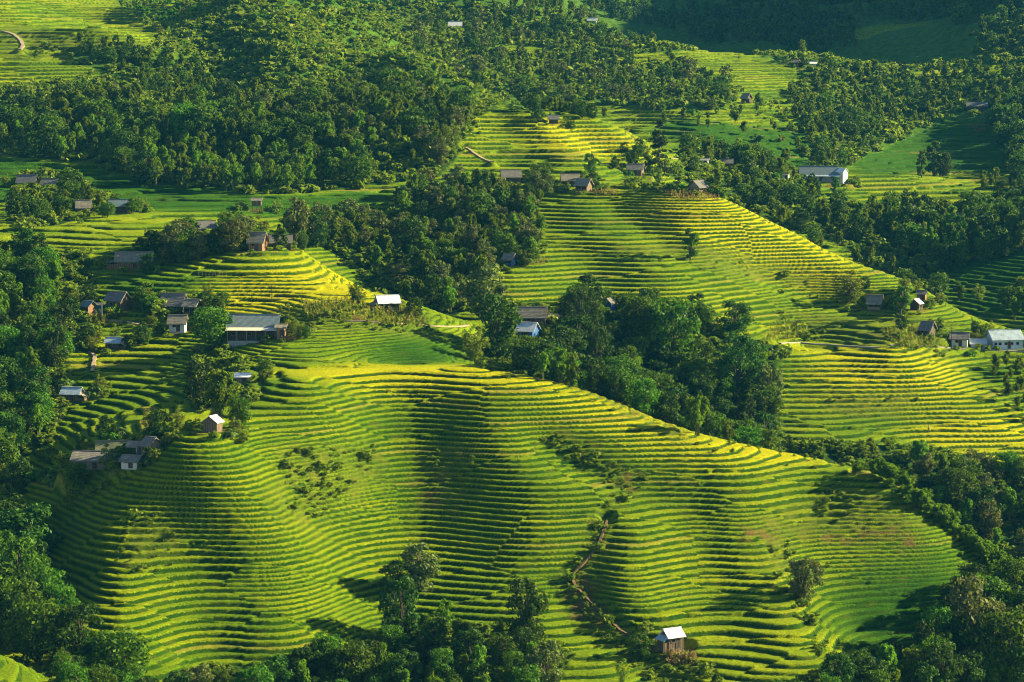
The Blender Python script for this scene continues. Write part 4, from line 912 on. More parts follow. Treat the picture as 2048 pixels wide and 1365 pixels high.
class MB:
    def __init__(s): s.v = []; s.f = []
    def box(s, x0, y0, z0, x1, y1, z1):
        b = len(s.v); s.v += [(x, y, z) for z in (z0, z1) for (x, y) in ((x0, y0), (x1, y0), (x1, y1), (x0, y1))]
        s.f += [tuple(b + i for i in q) for q in ((3, 2, 1, 0), (4, 5, 6, 7), (0, 1, 5, 4), (1, 2, 6, 5), (2, 3, 7, 6), (3, 0, 4, 7))]
    def prism(s, a, b):
        """two matching outlines joined into a solid"""
        n = len(a); k = len(s.v); s.v += list(a) + list(b)
        s.f.append(tuple(k + i for i in reversed(range(n)))); s.f.append(tuple(k + n + i for i in range(n)))
        for i in range(n): j = (i + 1) % n; s.f.append((k + i, k + j, k + n + j, k + n + i))
    def bar(s, p, q, r=0.06):
        p, q = Vector(p), Vector(q); d = (q - p).normalized(); a = d.orthogonal().normalized() * r; c = d.cross(a)
        s.prism([tuple(p + a), tuple(p + c), tuple(p - a), tuple(p - c)], [tuple(q + a), tuple(q + c), tuple(q - a), tuple(q - c)])
    def build(s, name, m, parent=None):
        me = bpy.data.meshes.new(name); me.from_pydata(s.v, [], s.f); me.materials.append(m); me.update()
        bm = bmesh.new(); bm.from_mesh(me); bmesh.ops.recalc_face_normals(bm, faces=bm.faces); bm.to_mesh(me); bm.free()
        o = bpy.data.objects.new(name, me); COL.objects.link(o)
        if parent: o.parent = parent
        return o
def thing(name, loc, rot, label, cat, group=None):
    r = bpy.data.objects.new(name, None); COL.objects.link(r); r.location = loc; r.rotation_euler = (0, 0, rot); r.empty_display_size = 1
    tag(r, label, cat, group); return r

def roof_gable(L_, W, h0, rise, over, m, parent, th=0.10, sag=0.0, side=0.0):
    """ridge along local x; two sloping slabs, each sheet slightly uneven"""
    x0, x1 = -L_ / 2 - over, L_ / 2 + over; out = []
    for sgn in (-1, 1):
        b = MB(); n = 5
        k = (W / 2 + over) / (W / 2); ye = sgn * W / 2 * k; ze = h0 + rise - rise * k
        for i in range(n):
            xa = x0 + (x1 - x0) * i / n; xb = x0 + (x1 - x0) * (i + 1) / n
            za = -sag * math.sin(math.pi * i / n); zb = -sag * math.sin(math.pi * (i + 1) / n)
            p = [(xa, 0, h0 + rise + za), (xb, 0, h0 + rise + zb), (xb, ye, ze + zb * .6), (xa, ye, ze + za * .6)]
            b.prism(p, [(x, y, z + th) for x, y, z in p])
        out.append(b)
    for b in out: b.build('roof', m, parent)
    rb = MB(); rb.box(x0 - .02, -.16, h0 + rise + th - .07 - sag * .3, x1 + .02, .16, h0 + rise + th + .05); rb.build('ridge_cap', m, parent)
def house(px, py, y0, y1, wpx, rot, W, wh, rise, rm, wm, label, open_front=False, lean=None, stilt=0.0, doors=1, wins=2, name='farmhouse', over=0.5, cat='house', gable=None, sag=0.0, depth=None, group=None):
    """px,py foot of the building in the photograph, wpx length in its pixels, rot of the long side in degrees"""
    if wpx < 90: wpx *= .92; W *= .9; wh *= .92; rise *= .92
    w = hit(px, py, y0, y1)
    if not w: print('lost house', px, py); return None
    x, y, z = w; s = y / FPX; c = abs(math.cos(R(rot))); sn = abs(math.sin(R(rot)))
    L_ = max(2.2, (wpx * s - W * sn) / max(c, .35)) - over
    z = max(gz(x, y), max(gz(x + a, y + b) for a in (-1.5, 1.5) for b in (-1.0, 1.0)) - .4)
    z += .25 + (.55 if 'orange earth' in label else 0)
    t = thing(name, (x, y, z + stilt), R(rot), label, cat, group)
    KEEP.append((x, y, max(L_, W) * 0.62)); SIGHT.append((px - wpx * .48, px + wpx * .48, py, y, py - (wh + rise) / s))
    # walls: four solid panels
    wo = MB(); T = 0.12; hx, hy = L_ / 2, W / 2
    base = -1.6
    if stilt: base = 0.0
    wo.box(-hx, hy - T, base, hx, hy, wh)
    if not open_front: wo.box(-hx, -hy, base, hx, -hy + T, wh)
    else: wo.box(-hx, -hy, base, hx, -hy + T, wh * .32)
    for sx in (-1, 1):
        xa, xb = (-hx, -hx + T) if sx < 0 else (hx - T, hx)
        a = [(xa, -hy + T, base), (xa, hy - T, base), (xa, hy - T, wh), (xa, 0, wh + rise - .03), (xa, -hy + T, wh)]
        wo.prism(a, [(xb, q[1], q[2]) for q in a])
    wo.build('wall', BM[wm], t)
    if open_front:
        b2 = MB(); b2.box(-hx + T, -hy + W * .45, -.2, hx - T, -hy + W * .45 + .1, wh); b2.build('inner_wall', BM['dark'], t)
    fl = MB(); fl.box(-hx + T, -hy + T, -.1, hx - T, hy - T, .05); fl.build('floor', BM['wood'], t)
    roof_gable(L_, W, wh, rise, over, BM[rm], t, 0.09 if rm not in ('thatch', 'thatchgrey') else .22, sag)
    if doors and not open_front:
        for k in range(doors):
            dx = -hx + (k + .5) * L_ / doors + .3
            d = MB(); d.box(dx - .45, -hy - .05, 0, dx + .45, -hy - .003, min(1.9, wh - .15)); dd = d.build('door', BM['dark'], t)
            hb = MB(); hb.box(dx + .3, -hy - .09, .9, dx + .36, -hy - .052, 1.0); hb.build('handle', BM['wood'], dd)
    if not open_front:
        for k in range(wins):
            dx = -hx + (k + .5) * L_ / max(wins, 1) - .6
            if dx - .4 < -hx + .1: dx = -hx + .6
            f = MB()
            for q in ((dx - .42, .95, dx + .42, 1.02), (dx - .42, 1.63, dx + .42, 1.7), (dx - .42, 1.02, dx - .35, 1.63), (dx + .35, 1.02, dx + .42, 1.63)): f.box(q[0], -hy - .06, q[1], q[2], -hy - .003, q[3])
            wi = f.build('window', BM['wood'], t)
            p = MB(); p.box(dx - .35, -hy - .03, 1.02, dx + .35, -hy - .004, 1.63); p.build('pane', md, wi)
    if open_front or stilt:
        n = max(2, int(L_ / 1.6)) + 1
        for k in range(n):
            q = MB(); xx = -hx + .08 + (L_ - .16) * k / (n - 1); q.box(xx - .06, -hy - .08, -stilt - .4, xx + .06, -hy - .005, wh); q.build('post', BM['wood'], t)
    if stilt:
        for xx in (-hx + .1, hx - .1):
            q = MB(); q.box(xx - .07, hy - .2, -stilt - .4, xx + .07, hy - .06, 0); q.build('post', BM['wood'], t)
    if lean:       # (side, depth, roof material): a lower roof on posts
        side, dp, lm = lean
        if side == 'front':
            zt = wh - .18; zb = zt - .5; b = MB(); p = [(-hx - .4, -hy - .12, zt), (hx + .4, -hy - .12, zt), (hx + .4, -hy - dp, zb), (-hx - .4, -hy - dp, zb)]
            b.prism(p, [(u, v, q + .07) for u, v, q in p]); b.build('porch_roof', BM[lm], t)
            n = max(3, int(L_ / 1.9)) + 1
            for k in range(n):
                q = MB(); xx = -hx + .1 + (L_ - .2) * k / (n - 1); q.box(xx - .06, -hy - dp + .1, -1.2, xx + .06, -hy - dp + .22, zb + .05); q.build('porch_post', BM['wood'], t)
            q = MB(); q.box(-hx, -hy - dp + .12, -1.4, hx, -hy - .02, .02); q.build('porch_floor', BM['grey'], t)
        else:
            sg = -1 if side == 'left' else 1; zt = wh - .05; zb = zt - .7; b = MB()
            p = [(sg * (hx + .02), -hy - .2, zt), (sg * (hx + .02), hy + .2, zt), (sg * (hx + dp), hy + .2, zb), (sg * (hx + dp), -hy - .2, zb)]
            b.prism(p, [(u, v, q + .08) for u, v, q in p]); b.build('side_roof', BM[lm], t)
            q = MB(); q.box(sg * (hx + .005) if sg > 0 else -hx - dp + .4, -hy + .1, -1.6, hx + dp - .4 if sg > 0 else -hx - .005, hy - .1, zb - .1); q.build('side_room', BM[wm], t)
            for yy in (-hy, hy - .1):
                q = MB(); xx = sg * (hx + dp - .15); q.box(xx - .06, yy, -1.2, xx + .06, yy + .12, zb + .02); q.build('post', BM['wood'], t)
    return t, L_, W
# ------------------------------------------------------------------ paths
mdirt, N, L, B = mat('path_dirt', 0.95); g = N.new('ShaderNodeNewGeometry')
L.new(ramp(N, L, nz(N, L, 1.2, 4, g.outputs['Position'], .7), [(.3, (.20, .14, .08)), (.7, (.42, .33, .22))]), B.inputs['Base Color'])
mearth, N, L, B = mat('path_earth', 0.95); g = N.new('ShaderNodeNewGeometry')
L.new(ramp(N, L, nz(N, L, .9, 4, g.outputs['Position'], .7), [(.3, (.05, .07, .015)), (.5, (.13, .075, .035)), (.7, (.24, .14, .065))]), B.inputs['Base Color'])
mpale, N, L, B = mat('path_concrete', 0.9); g = N.new('ShaderNodeNewGeometry')
L.new(ramp(N, L, nz(N, L, 1.2, 4, g.outputs['Position'], .7), [(.3, (.20, .18, .13)), (.7, (.36, .33, .25))]), B.inputs['Base Color'])
for nm, W, hw, mk in PATHW:
    n = len(W); zz = np.array([gz(w.x, w.y) for w in W]); V = []; F = []
    for i, w in enumerate(W):
        d = (W[min(i + 1, n - 1)] - W[max(i - 1, 0)]); d.z = 0; d.normalize(); p = Vector((-d.y, d.x, 0))
        q = hw * (.8 + .25 * math.sin(i * 1.7) * math.sin(i * .6)); z = w.z + .34
        for s_, zo in ((-1, -.9), (-.96, 0), (.96, 0), (1, -.9)): v = w + p * q * s_; V.append((v.x, v.y, z + zo))
    for i in range(n - 1):
        for k in range(3): F.append((i * 4 + k, i * 4 + k + 1, i * 4 + k + 5, i * 4 + k + 4))
    me_ = bpy.data.meshes.new(nm); me_.from_pydata(V, [], F); me_.materials.append({'dirt': mdirt, 'earth': mearth, 'pale': mpale}[mk]); me_.update()
    o = bpy.data.objects.new(nm, me_); COL.objects.link(o); o['kind'] = 'structure'

# ------------------------------------------------------------------ buildings
for hd in HOUSES:
    if 'at' not in hd: continue
    a = dict(hd); at_ = a.pop('at'); hit_ = hit
    hit = lambda *q, _p=at_: _p
    house(**a); hit = hit_

# ------------------------------------------------------------------ planting
PL = {'tree': 'leafy trees', 'pale': 'pale trees', 'bamboo': 'bamboo clumps', 'shrub': 'shrubs'}
def short(s, n=16):
    w = s.replace(',', '').split()[:n]
    while w[-1] in ('the', 'a', 'an', 'of', 'with', 'by', 'and', 'at', 'in', 'to', 'on', 'its', 'over', 'right', 'left', 'behind', 'between', 'beside', 'below', 'above', 'from', 'under', 'under', 'out', 'directly', 'small', 'front', 'end', 'among', 'pale', 'big', 'hidden', 'half', 'blue', 'blue,', 'white', 'dark', 'brown', 'grey', 'lower', 'upper', 'top', 'one'): w = w[:-1]
    return ' '.join(w)
def rank(x, y):
    return 1.0 / y
ground_keep = KEEP
def free(x, y, r=1.5):
    for hx, hy, hr in KEEP:
        if (x - hx) ** 2 + (y - hy) ** 2 < (hr + r) ** 2: return False
    return True
def blocks(x, y, z, h, w):
    """would a plant here hide a building the photograph shows?"""
    fx, fy = project(x, y, z); _, ty = project(x, y, z + h); hw_ = w / 2 / y * FPX
    for a0, a1, foot, Y, top in SIGHT:
        if y < Y - 1 and fx + hw_ > a0 and fx - hw_ < a1 and fy > foot - 3 and ty < foot - (foot - top) * (.62 if foot < 560 else .42): return True
    return False
for px, py, y0, y1, kd, var, hp, wide, label in SINGLE:
    w = hit(px, min(py, 1364), y0, y1)
    if not w: print('lost plant', label); continue
    x, y, z = w
    if py > 1364: y -= (py - 1364) * .35; x = ray(px, py)[0] * y
    h = hp * y / FPX
    plant(kd, var, x, y, gz(x, y) - .1, h, prng.uniform(0, 6.28), wide, label, CAT[kd], None)
    KEEP.append((x, y, 1.6))
cand = {}   # kind -> list of (screen size, x, y, z, h, variant, rot, wide, phrase)
KEY = {'b': 'bamboo', 't': 'tree', 'p': 'pale', 's': 'shrub', 'S': 'shrub'}
for poly, y0, y1, sp, kinds, (h0_, h1_), phrase in WOODS:
    G = scatter(poly, y0, y1, sp)
    if not len(G): print('empty wood', phrase); continue
    Zg = ground(G[:, 0][None], G[:, 1][None])[0]
    for (x, y), z in zip(G, Zg):
        if not free(x, y): continue
        kd = KEY[prng.choice(kinds)]; h = prng.uniform(h0_, h1_)
        if kd == 'shrub': h = min(h, prng.uniform(2.2, 3.6))
        if blocks(x, y, z, h, h * .6): 
            if prng.random() < .75: continue
            kd = 'shrub'; h = prng.uniform(1.2, 1.8)
            if blocks(x, y, z, h, h): continue
        cand.setdefault(kd, []).append((h / y, x, y, z, h, prng.randrange(4), prng.uniform(0, 6.28), prng.uniform(.85, 1.2), phrase))
for poly, y0, y1, sp in SCRUB:
    G = scatter(poly, y0, y1, sp * .8)
    if not len(G): continue
    Zg = ground(G[:, 0][None], G[:, 1][None])[0]
    for (x, y), z in zip(G, Zg):
        if not free(x, y, .3) or prng.random() < .4: continue
        h = (prng.uniform(.25, .65) if prng.random() < .88 else prng.uniform(.7, 1.3)) * (1.4 if y > 800 else 1)
        if blocks(x, y, z, h, h): continue
        cand.setdefault('weed', []).append((h / y, x, y, z, h, prng.randrange(4), prng.uniform(0, 6.28), prng.uniform(.9, 1.5), 'on the terrace banks'))
# undergrowth wherever the ground is wild
for y0, y1, sp, hr in ((420, 700, 2.6, (.6, 1.6)), (700, 1000, 3.6, (.8, 2.0)), (1000, 1350, 5.2, (1.2, 2.6))):
    G = scatter([(-80, -200), (2140, -200), (2140, 1480), (-80, 1480)], y0, y1, sp)
    wv = zs(Zwild, G[:, 0], G[:, 1]); G = G[wv > .5]; Zg = ground(G[:, 0][None], G[:, 1][None])[0]
    for (x, y), z in zip(G, Zg):
        if not free(x, y, .5): continue
        h = prng.uniform(*hr)
        if blocks(x, y, z, h, h): continue
        cand.setdefault('weed', []).append((h / y, x, y, z, h, prng.randrange(4), prng.uniform(0, 6.28), prng.uniform(1.0, 1.7), ''))
# gardens: bushes, bananas and small trees close round the houses
for hd in HOUSES:
    if 'at' not in hd: continue
    cx, cy, cz = hd['at']; hw_ = hd['wpx'] * cy / FPX * .5
    for k in range(3 if 'orange earth' in hd['label'] else 13):
        side = prng.choice((-1, 1, -1, 1, 0)); 
        x = cx + side * (hw_ + prng.uniform(1.2, 4.5)) + (prng.uniform(-hw_, hw_) if side == 0 else 0)
        y = cy + (prng.uniform(-3, 4.5) if side else prng.choice((-1, 1)) * (hd['W'] * .5 + prng.uniform(2.0, 4.5)))
        z = gz(x, y); kd = prng.choice(('shrub', 'shrub', 'shrub', 'banana', 'loose', 'tree')); h = {'shrub': prng.uniform(1.2, 2.4), 'banana': prng.uniform(2.4, 3.6), 'loose': prng.uniform(3, 5), 'tree': prng.uniform(3, 5)}[kd]
        if not free(x, y, -.6): continue
        if blocks(x, y, z, h, h * .7):
            kd = 'weed'; h = prng.uniform(.7, 1.1)
        if kd == 'banana' or kd == 'loose':
            plant(kd, prng.randrange(4), x, y, z - .1, h, prng.uniform(0, 6.28), 1.0, short(LOOK[kd] + ' beside the ' + hd['label'], 13), CAT[kd], {'banana': 'banana plants', 'loose': 'thin airy trees'}[kd] + ' in the village gardens')
        else: cand.setdefault(kd, []).append((h / y, x, y, z, h, prng.randrange(4), prng.uniform(0, 6.28), prng.uniform(.9, 1.3), '~' + short(hd['label'], 11)))
# which are in view: sight line from the crown top to the camera against the bare ground
def seen(L_):
    A = np.array([(c[1], c[2], c[3] + c[4] * .8) for c in L_]); ok = np.ones(len(A), bool)
    px, py = project(A[:, 0], A[:, 1], A[:, 2]); ok &= (px > -20) & (px < 2068) & (py > -10) & (py < 1375)
    for t in np.linspace(.35, .985, 60):
        X, Y_, Z_ = A[:, 0] * t, A[:, 1] * t, CAMZ + (A[:, 2] - CAMZ) * t
        m_ = Y_ > 400; ok &= ~(m_ & (cubic(H, X, Y_) > Z_ + 1.0))
    return ok
# the hedge running down the right side is one thing
HL = [hit(q[0], q[1], 480, 620) for q in ((1742,950),(1795,980),(1862,1030),(1925,1078),(1985,1132),(2035,1180),(2080,1225))]
print('hedge', [tuple(round(v) for v in q) for q in HL])
hitems = []
for a, b in zip(HL[:-1], HL[1:]):
    n = int(math.hypot(b[0] - a[0], b[1] - a[1]) / .22)
    for k in range(n):
        t = k / n; x = a[0] + (b[0] - a[0]) * t + prng.gauss(0, 1.8); y = a[1] + (b[1] - a[1]) * t + prng.uniform(-1.5, 1.5)
        hitems.append((1, x, y, gz(x, y) - .1, prng.uniform(2.4, 5.0) * (.75 + .25 * math.sin(len(hitems) * .11)), prng.randrange(3), prng.uniform(0, 6.28), 1.6, ''))
def part_words(c, same):
    px, py = project(c[1], c[2], c[3]); xs = sorted(q[0] for q in same); ys_ = sorted(q[1] for q in same); hs = sorted(q[2] for q in same); n = len(same)
    if n < 3: return ['', ''][0], 'in the'
    def third(v, L_, a, b, c_): return a if v <= L_[n // 3] else (c_ if v >= L_[-1 - n // 3] else b)
    v = third(py, ys_, 'upper', '', 'lower'); h_ = third(px, xs, 'left', '', 'right'); s = third(c[4], hs, 'small', '', 'tall')
    w_ = (v + ' ' + h_).strip()
    w_ = {'upper': 'top', 'lower': 'bottom'}.get(w_, w_)
    ex = None
    if px == xs[0]: ex = 'leftmost'
    elif px == xs[-1]: ex = 'rightmost'
    elif c[4] == hs[-1]: ex = 'tallest'
    elif c[4] == hs[0]: ex = 'smallest'
    elif py == ys_[-1]: ex = 'nearest'
    elif py == ys_[0]: ex = 'farthest'
    if ex: return ex, 'of the'
    return s, ('at the ' + w_ + ' of the') if w_ else 'amid the'
REST = {}
for kd in ('tree', 'pale', 'bamboo', 'shrub', 'weed'):
    L_ = cand.get(kd, [])
    if not L_: continue
    ok = seen(L_); order = sorted([i for i in range(len(L_)) if ok[i]], key=lambda i: -L_[i][0])
    cap = {'tree': 190, 'pale': 60, 'bamboo': 270, 'shrub': 280, 'weed': 0}[kd]
    pick = set(order[:cap]); print(kd, len(L_), 'seen', len(order), 'single', len(pick))
    for i in pick:
        _, x, y, z, h, var, rot, wide, phrase = L_[i]
        if phrase[0] == '~': lb = short(LOOK[kd] + ' beside the ' + phrase[1:], 13); gp = PL[kd] + ' in the village gardens'
        else:
            same = [project(*L_[j][1:4]) + (L_[j][4],) for j in pick if L_[j][8] == phrase]
            s_, at_w = part_words(L_[i], same)
            if len((s_ + ' ' + LOOK[kd] + ' ' + at_w + ' ' + phrase).split()) > 16: phrase = phrase.replace('the ', '', 1)
            lb = (s_ + ' ' + LOOK[kd] + ' ' + at_w + ' ' + phrase).strip(); gp = PL[kd] + ' of the ' + phrase
        plant(kd, var, x, y, z - .1, h, rot, wide, lb, CAT[kd], gp)
    REST[kd] = [L_[i] for i in range(len(L_)) if i not in pick]

# the woods beyond counting: one object per kind, scattered by geometry nodes
def stuff_forest(name, label, cat, kd, items):
    if not items: return
    A = np.array([(c[1], c[2], c[3] - .1) for c in items], np.float32); n = len(A)
    me_ = bpy.data.meshes.new(name); me_.vertices.add(n); me_.vertices.foreach_set('co', A.ravel())
    nv = len(LIB[kd])
    for nm, ty, vals in (('rot', 'FLOAT', [c[6] for c in items]), ('siz', 'FLOAT', [c[4] / LIB[kd][c[5] % nv][2] for c in items]), ('pick', 'INT', [c[5] % nv for c in items])):
        at_ = me_.attributes.new(nm, ty, 'POINT'); at_.data.foreach_set('value', np.array(vals, np.float32 if ty == 'FLOAT' else np.int32))
    o = bpy.data.objects.new(name, me_); COL.objects.link(o); tag(o, label, cat, None, 'stuff')
    ng = bpy.data.node_groups.new(name, 'GeometryNodeTree'); ng.interface.new_socket('Geometry', in_out='INPUT', socket_type='NodeSocketGeometry'); ng.interface.new_socket('Geometry', in_out='OUTPUT', socket_type='NodeSocketGeometry')
    N, L = ng.nodes, ng.links; gi = N.new('NodeGroupInput'); go = N.new('NodeGroupOutput')
    gti = N.new('GeometryNodeGeometryToInstance')
    metas = []
    for vi, (tn, parts, nat) in enumerate(LIB[kd]):
        # the same meshes as the single plants, joined
        key = kd + str(vi)
        jm = join_mesh(tn + '_whole', parts[0][1], parts[1][1])
        metas.append(jm)
    return o, ng, gi, go, metas
# a plain merged mesh is used instead of instances for portability
def merged(name, label, cat, kd, items, thin):
    if not items: return
    protos = []
    for tn, parts, nat in LIB[kd]:
        me_ = parts[1][1]; n = len(me_.vertices); v = np.empty(n * 3, np.float32); me_.vertices.foreach_get('co', v); v = v.reshape(-1, 4, 3); protos.append((v, nat, me_.materials[0]))
    out = []; mi = []
    for it in items:
        s, x, y, z, h, var, rot, wide, ph = it; v, nat, mm = protos[var % len(protos)]
        keep = min(1.0, thin * (900.0 / y) ** 1.3); k = max(60, int(len(v) * keep)); q = v[np.random.default_rng(int(x * 7 + y * 13) & 0xffff).permutation(len(v))[:k]]
        c = q.mean(1, keepdims=True); q = c + (q - c) * (1 / math.sqrt(k / len(v))) ** .85
        sc_ = h / nat; ca, sa = math.cos(rot), math.sin(rot); w = np.empty_like(q)
        w[..., 0] = (q[..., 0] * ca - q[..., 1] * sa) * sc_ * wide + x; w[..., 1] = (q[..., 0] * sa + q[..., 1] * ca) * sc_ * wide + y; w[..., 2] = q[..., 2] * sc_ + z
        out.append(w.reshape(-1, 3)); mi.append(np.full(k, var % len(protos), np.int32))
    V = np.concatenate(out); n = len(V) // 4; me_ = bpy.data.meshes.new(name)
    me_.vertices.add(4 * n); me_.vertices.foreach_set('co', V.ravel()); me_.loops.add(4 * n); me_.loops.foreach_set('vertex_index', np.arange(4 * n, dtype=np.int32))
    me_.polygons.add(n); me_.polygons.foreach_set('loop_start', np.arange(0, 4 * n, 4, dtype=np.int32)); me_.polygons.foreach_set('material_index', np.concatenate(mi))
    for v, nat, mm in protos: me_.materials.append(mm)
    me_.update(calc_edges=True); o = bpy.data.objects.new(name, me_); COL.objects.link(o); tag(o, label, cat, None, 'stuff'); print(name, 'leaves', n)
merged('distant_trees', 'mass of small leafy trees filling the farther woods', 'forest', 'tree', REST.get('tree', []), .32)
merged('distant_pale_trees', 'scattered pale leafy trees in the farther woods', 'forest', 'pale', REST.get('pale', []), .34)
merged('distant_bamboo', 'mass of feathery bamboo covering the farther slopes', 'forest', 'bamboo', REST.get('bamboo', []), .34)
merged('undergrowth', 'low weeds and bushes along the terrace banks and gullies', 'undergrowth', 'weed', REST.get('weed', []), .12)
merged('distant_shrubs', 'small round bushes dotted over the farther slopes', 'undergrowth', 'shrub', REST.get('shrub', []), .5)

merged('hedge', 'long bushy bamboo hedge running diagonally down the lower right', 'hedge', 'bamboo', hitems, .34)
hg = bpy.data.objects['hedge']; del hg['kind']

# where several still share a label, tell them apart by their order from the left
ORD = ['leftmost', 'second from left', 'third from left', 'fourth from left', 'fifth from left', 'sixth from left', 'seventh from left', 'eighth from left', 'ninth from left', 'tenth from left']
by = {}
for o in list(scene.objects):
    if o.parent is None and o.get('label') and o.get('group'): by.setdefault(o['label'], []).append(o)
for lb, L_ in by.items():
    if 1 < len(L_) <= 10:
        L_.sort(key=lambda o: o.location.x / o.location.y)
        for k, o in enumerate(L_):
            nl = (ORD[k] if k < len(L_) - 1 else 'rightmost') + ' ' + lb
            w = nl.split()
            if len(w) > 16: w = [q for q in w if q not in ('the', 'broad', 'feathery', 'part')]
            if len(w) <= 16: o['label'] = ' '.join(w)

# woodpiles and water tanks in the yards
mlog, N, L, B = mat('split_logs', .9); B.inputs['Base Color'].default_value = (.26, .17, .09, 1)
def site(label):
    for hd in HOUSES:
        if label in hd['label'] and 'at' in hd: return hd
for lab, dx, lbl in (('little timber hut', -2.6, 'small stack of logs beside the little timber hut'), ('largest farmhouse', 8.6, 'stacked logs at the right end of the largest left farmhouse'), ('olive green sheet', -5.6, 'stacked logs left of the olive roofed farmhouse'), ('dazzling white', 4.6, 'stack of logs right of the open white roofed house'), ('bare pale ground', 4.4, 'stack of logs by the dark roofed open shed on the crest')):
    hd = site(lab)
    if not hd: continue
    x, y = hd['at'][0] + dx, hd['at'][1] - hd['W'] * .2; b = MB()
    for r_ in range(4):
        for c_ in range(7 - r_): b.bar((-.8 + c_ * .24 + r_ * .12, -.5 + .06 * ((c_ * 7 + r_) % 3), .12 + r_ * .2), (-.8 + c_ * .24 + r_ * .12, .5, .12 + r_ * .2), .105)
    o = b.build('woodpile', mlog); o.location = (x, y, gz(x, y)); tag(o, lbl, 'woodpile', 'woodpiles in the yards')

# ------------------------------------------------------------------ maize, dry brush
def tufts(name, label, cat, mk, zones, hr, leafw):
    P = []; 
    for poly, y0, y1, sp in zones:
        G = scatter(poly, y0, y1, sp); Zg = ground(G[:, 0][None], G[:, 1][None])[0]
        P += [(x, y, z) for (x, y), z in zip(G, Zg) if free(x, y, -1.0)]
    V = []; r = np.random.default_rng(3)
    for x, y, z in P:
        h = r.uniform(*hr); n = 7
        for k in range(n):
            a = r.uniform(0, 6.28); l = h * r.uniform(.25, .5); zb = z + h * (.15 + .75 * k / n); w = leafw
            dx, dy = math.cos(a), math.sin(a)
            V += [(x - dy * w * .3, y + dx * w * .3, zb - h * .15), (x + dx * l * .6 - dy * w, y + dy * l * .6 + dx * w, zb + l * .5), (x + dx * l, y + dy * l, zb + l * .25), (x + dx * l * .6 + dy * w, y + dy * l * .6 - dx * w, zb + l * .4)]
        V += [(x - .05, y, z - .1), (x + .05, y, z - .1), (x + .03, y, z + h), (x - .03, y, z + h)]
    V = np.array(V, np.float32); n = len(V) // 4; me_ = bpy.data.meshes.new(name)
    me_.vertices.add(4 * n); me_.vertices.foreach_set('co', V.ravel()); me_.loops.add(4 * n); me_.loops.foreach_set('vertex_index', np.arange(4 * n, dtype=np.int32))
    me_.polygons.add(n); me_.polygons.foreach_set('loop_start', np.arange(0, 4 * n, 4, dtype=np.int32)); me_.materials.append(LM[mk]); me_.update(calc_edges=True)
    o = bpy.data.objects.new(name, me_); COL.objects.link(o); tag(o, label, cat, None, 'stuff')
tufts('maize', 'standing maize and tall reeds round the white roofed open house and footpath', 'maize', 'maize',
 [([(745,622),(815,622),(860,650),(850,660),(750,655)],630,720,1.1), ([(600,612),(740,600),(745,640),(620,650)],630,720,1.3), ([(90,600),(150,600),(150,625),(100,630)],650,760,1.2), ([(1560,640),(1620,660),(1600,686),(1530,680)],690,790,1.4), ([(1760,660),(1850,680),(1900,700),(1800,700)],690,800,1.4), ([(170,640),(215,630),(210,655),(175,655)],640,740,1.2)], (1.2, 2.2), .10)
tufts('dry_brush', 'pale dry brush and straw heaped on bare ground', 'brush', 'dry',
 [([(1310,378),(1370,380),(1450,392),(1440,402),(1360,402)],780,860,1.0), ([(1185,382),(1235,382),(1235,392),(1190,392)],780,860,.9), ([(1330,1318),(1390,1306),(1395,1325),(1335,1338)],440,540,.5), ([(1040,515),(1100,520),(1090,532),(1045,530)],720,820,1.0), ([(555,672),(600,672),(590,684),(560,686)],600,680,.8), ([(1560,118),(1600,124),(1590,134),(1560,130)],1160,1300,2.0)], (.5, 1.3), .14)

# ------------------------------------------------------------------ poles, fence, people, tarpaulin
mpole, N, L, B = mat('weathered_pole', 0.9); B.inputs['Base Color'].default_value = (.10, .085, .065, 1)
mconc, N, L, B = mat('concrete_pole', 0.8); B.inputs['Base Color'].default_value = (.42, .41, .38, 1)
mwire, N, L, B = mat('wire', 0.6); B.inputs['Base Color'].default_value = (.03, .03, .03, 1)
TOPS = {}
for key, px, py, y0, y1, hp, mk, label in [
 ('a', 359, 617, 640, 740, 40, 'w', 'thin wooden power pole standing before the yellow striped field, behind the thatched farmhouse'),
 ('b', 544, 604, 640, 740, 36, 'w', 'thin wooden pole in the terraces above the largest left farmhouse'),
 ('c', 204, 643, 640, 740, 38, 'c', 'pale concrete pole at the bend of the left footpath'),
 ('d', 1593, 668, 690, 790, 28, 'w', 'wooden pole at the left end of the white footpath'),
 ('e', 1798, 668, 690, 800, 45, 'w', 'tall wooden pole on the ridge left of the right hand houses'),
 ('f', 1385, 627, 680, 790, 38, 'w', 'wooden pole in the terraces right of the bright blue shed'),
 ('g', 1903, 700, 690, 800, 44, 'w', 'wooden pole in front of the pale walled farm building')]:
    w = hit(px, py, y0, y1); h = hp * w[1] / FPX; z = gz(w[0], w[1]); t = thing('power_pole', (w[0], w[1], z), 0, label, 'pole', 'power poles in the fields')
    b = MB(); b.bar((0, 0, -.6), (0, 0, h), .11); b.build('pole', mconc if mk == 'c' else mpole, t)
    b = MB(); b.box(-.6, -.06, h - .5, .6, .06, h - .38); b.build('crossarm', mpole, t)
    for sx in (-.5, .5): b = MB(); b.bar((sx, 0, h - .37), (sx, 0, h - .2), .05); b.build('insulator', mconc, t)
    TOPS[key] = Vector((w[0], w[1], z + h - .2))
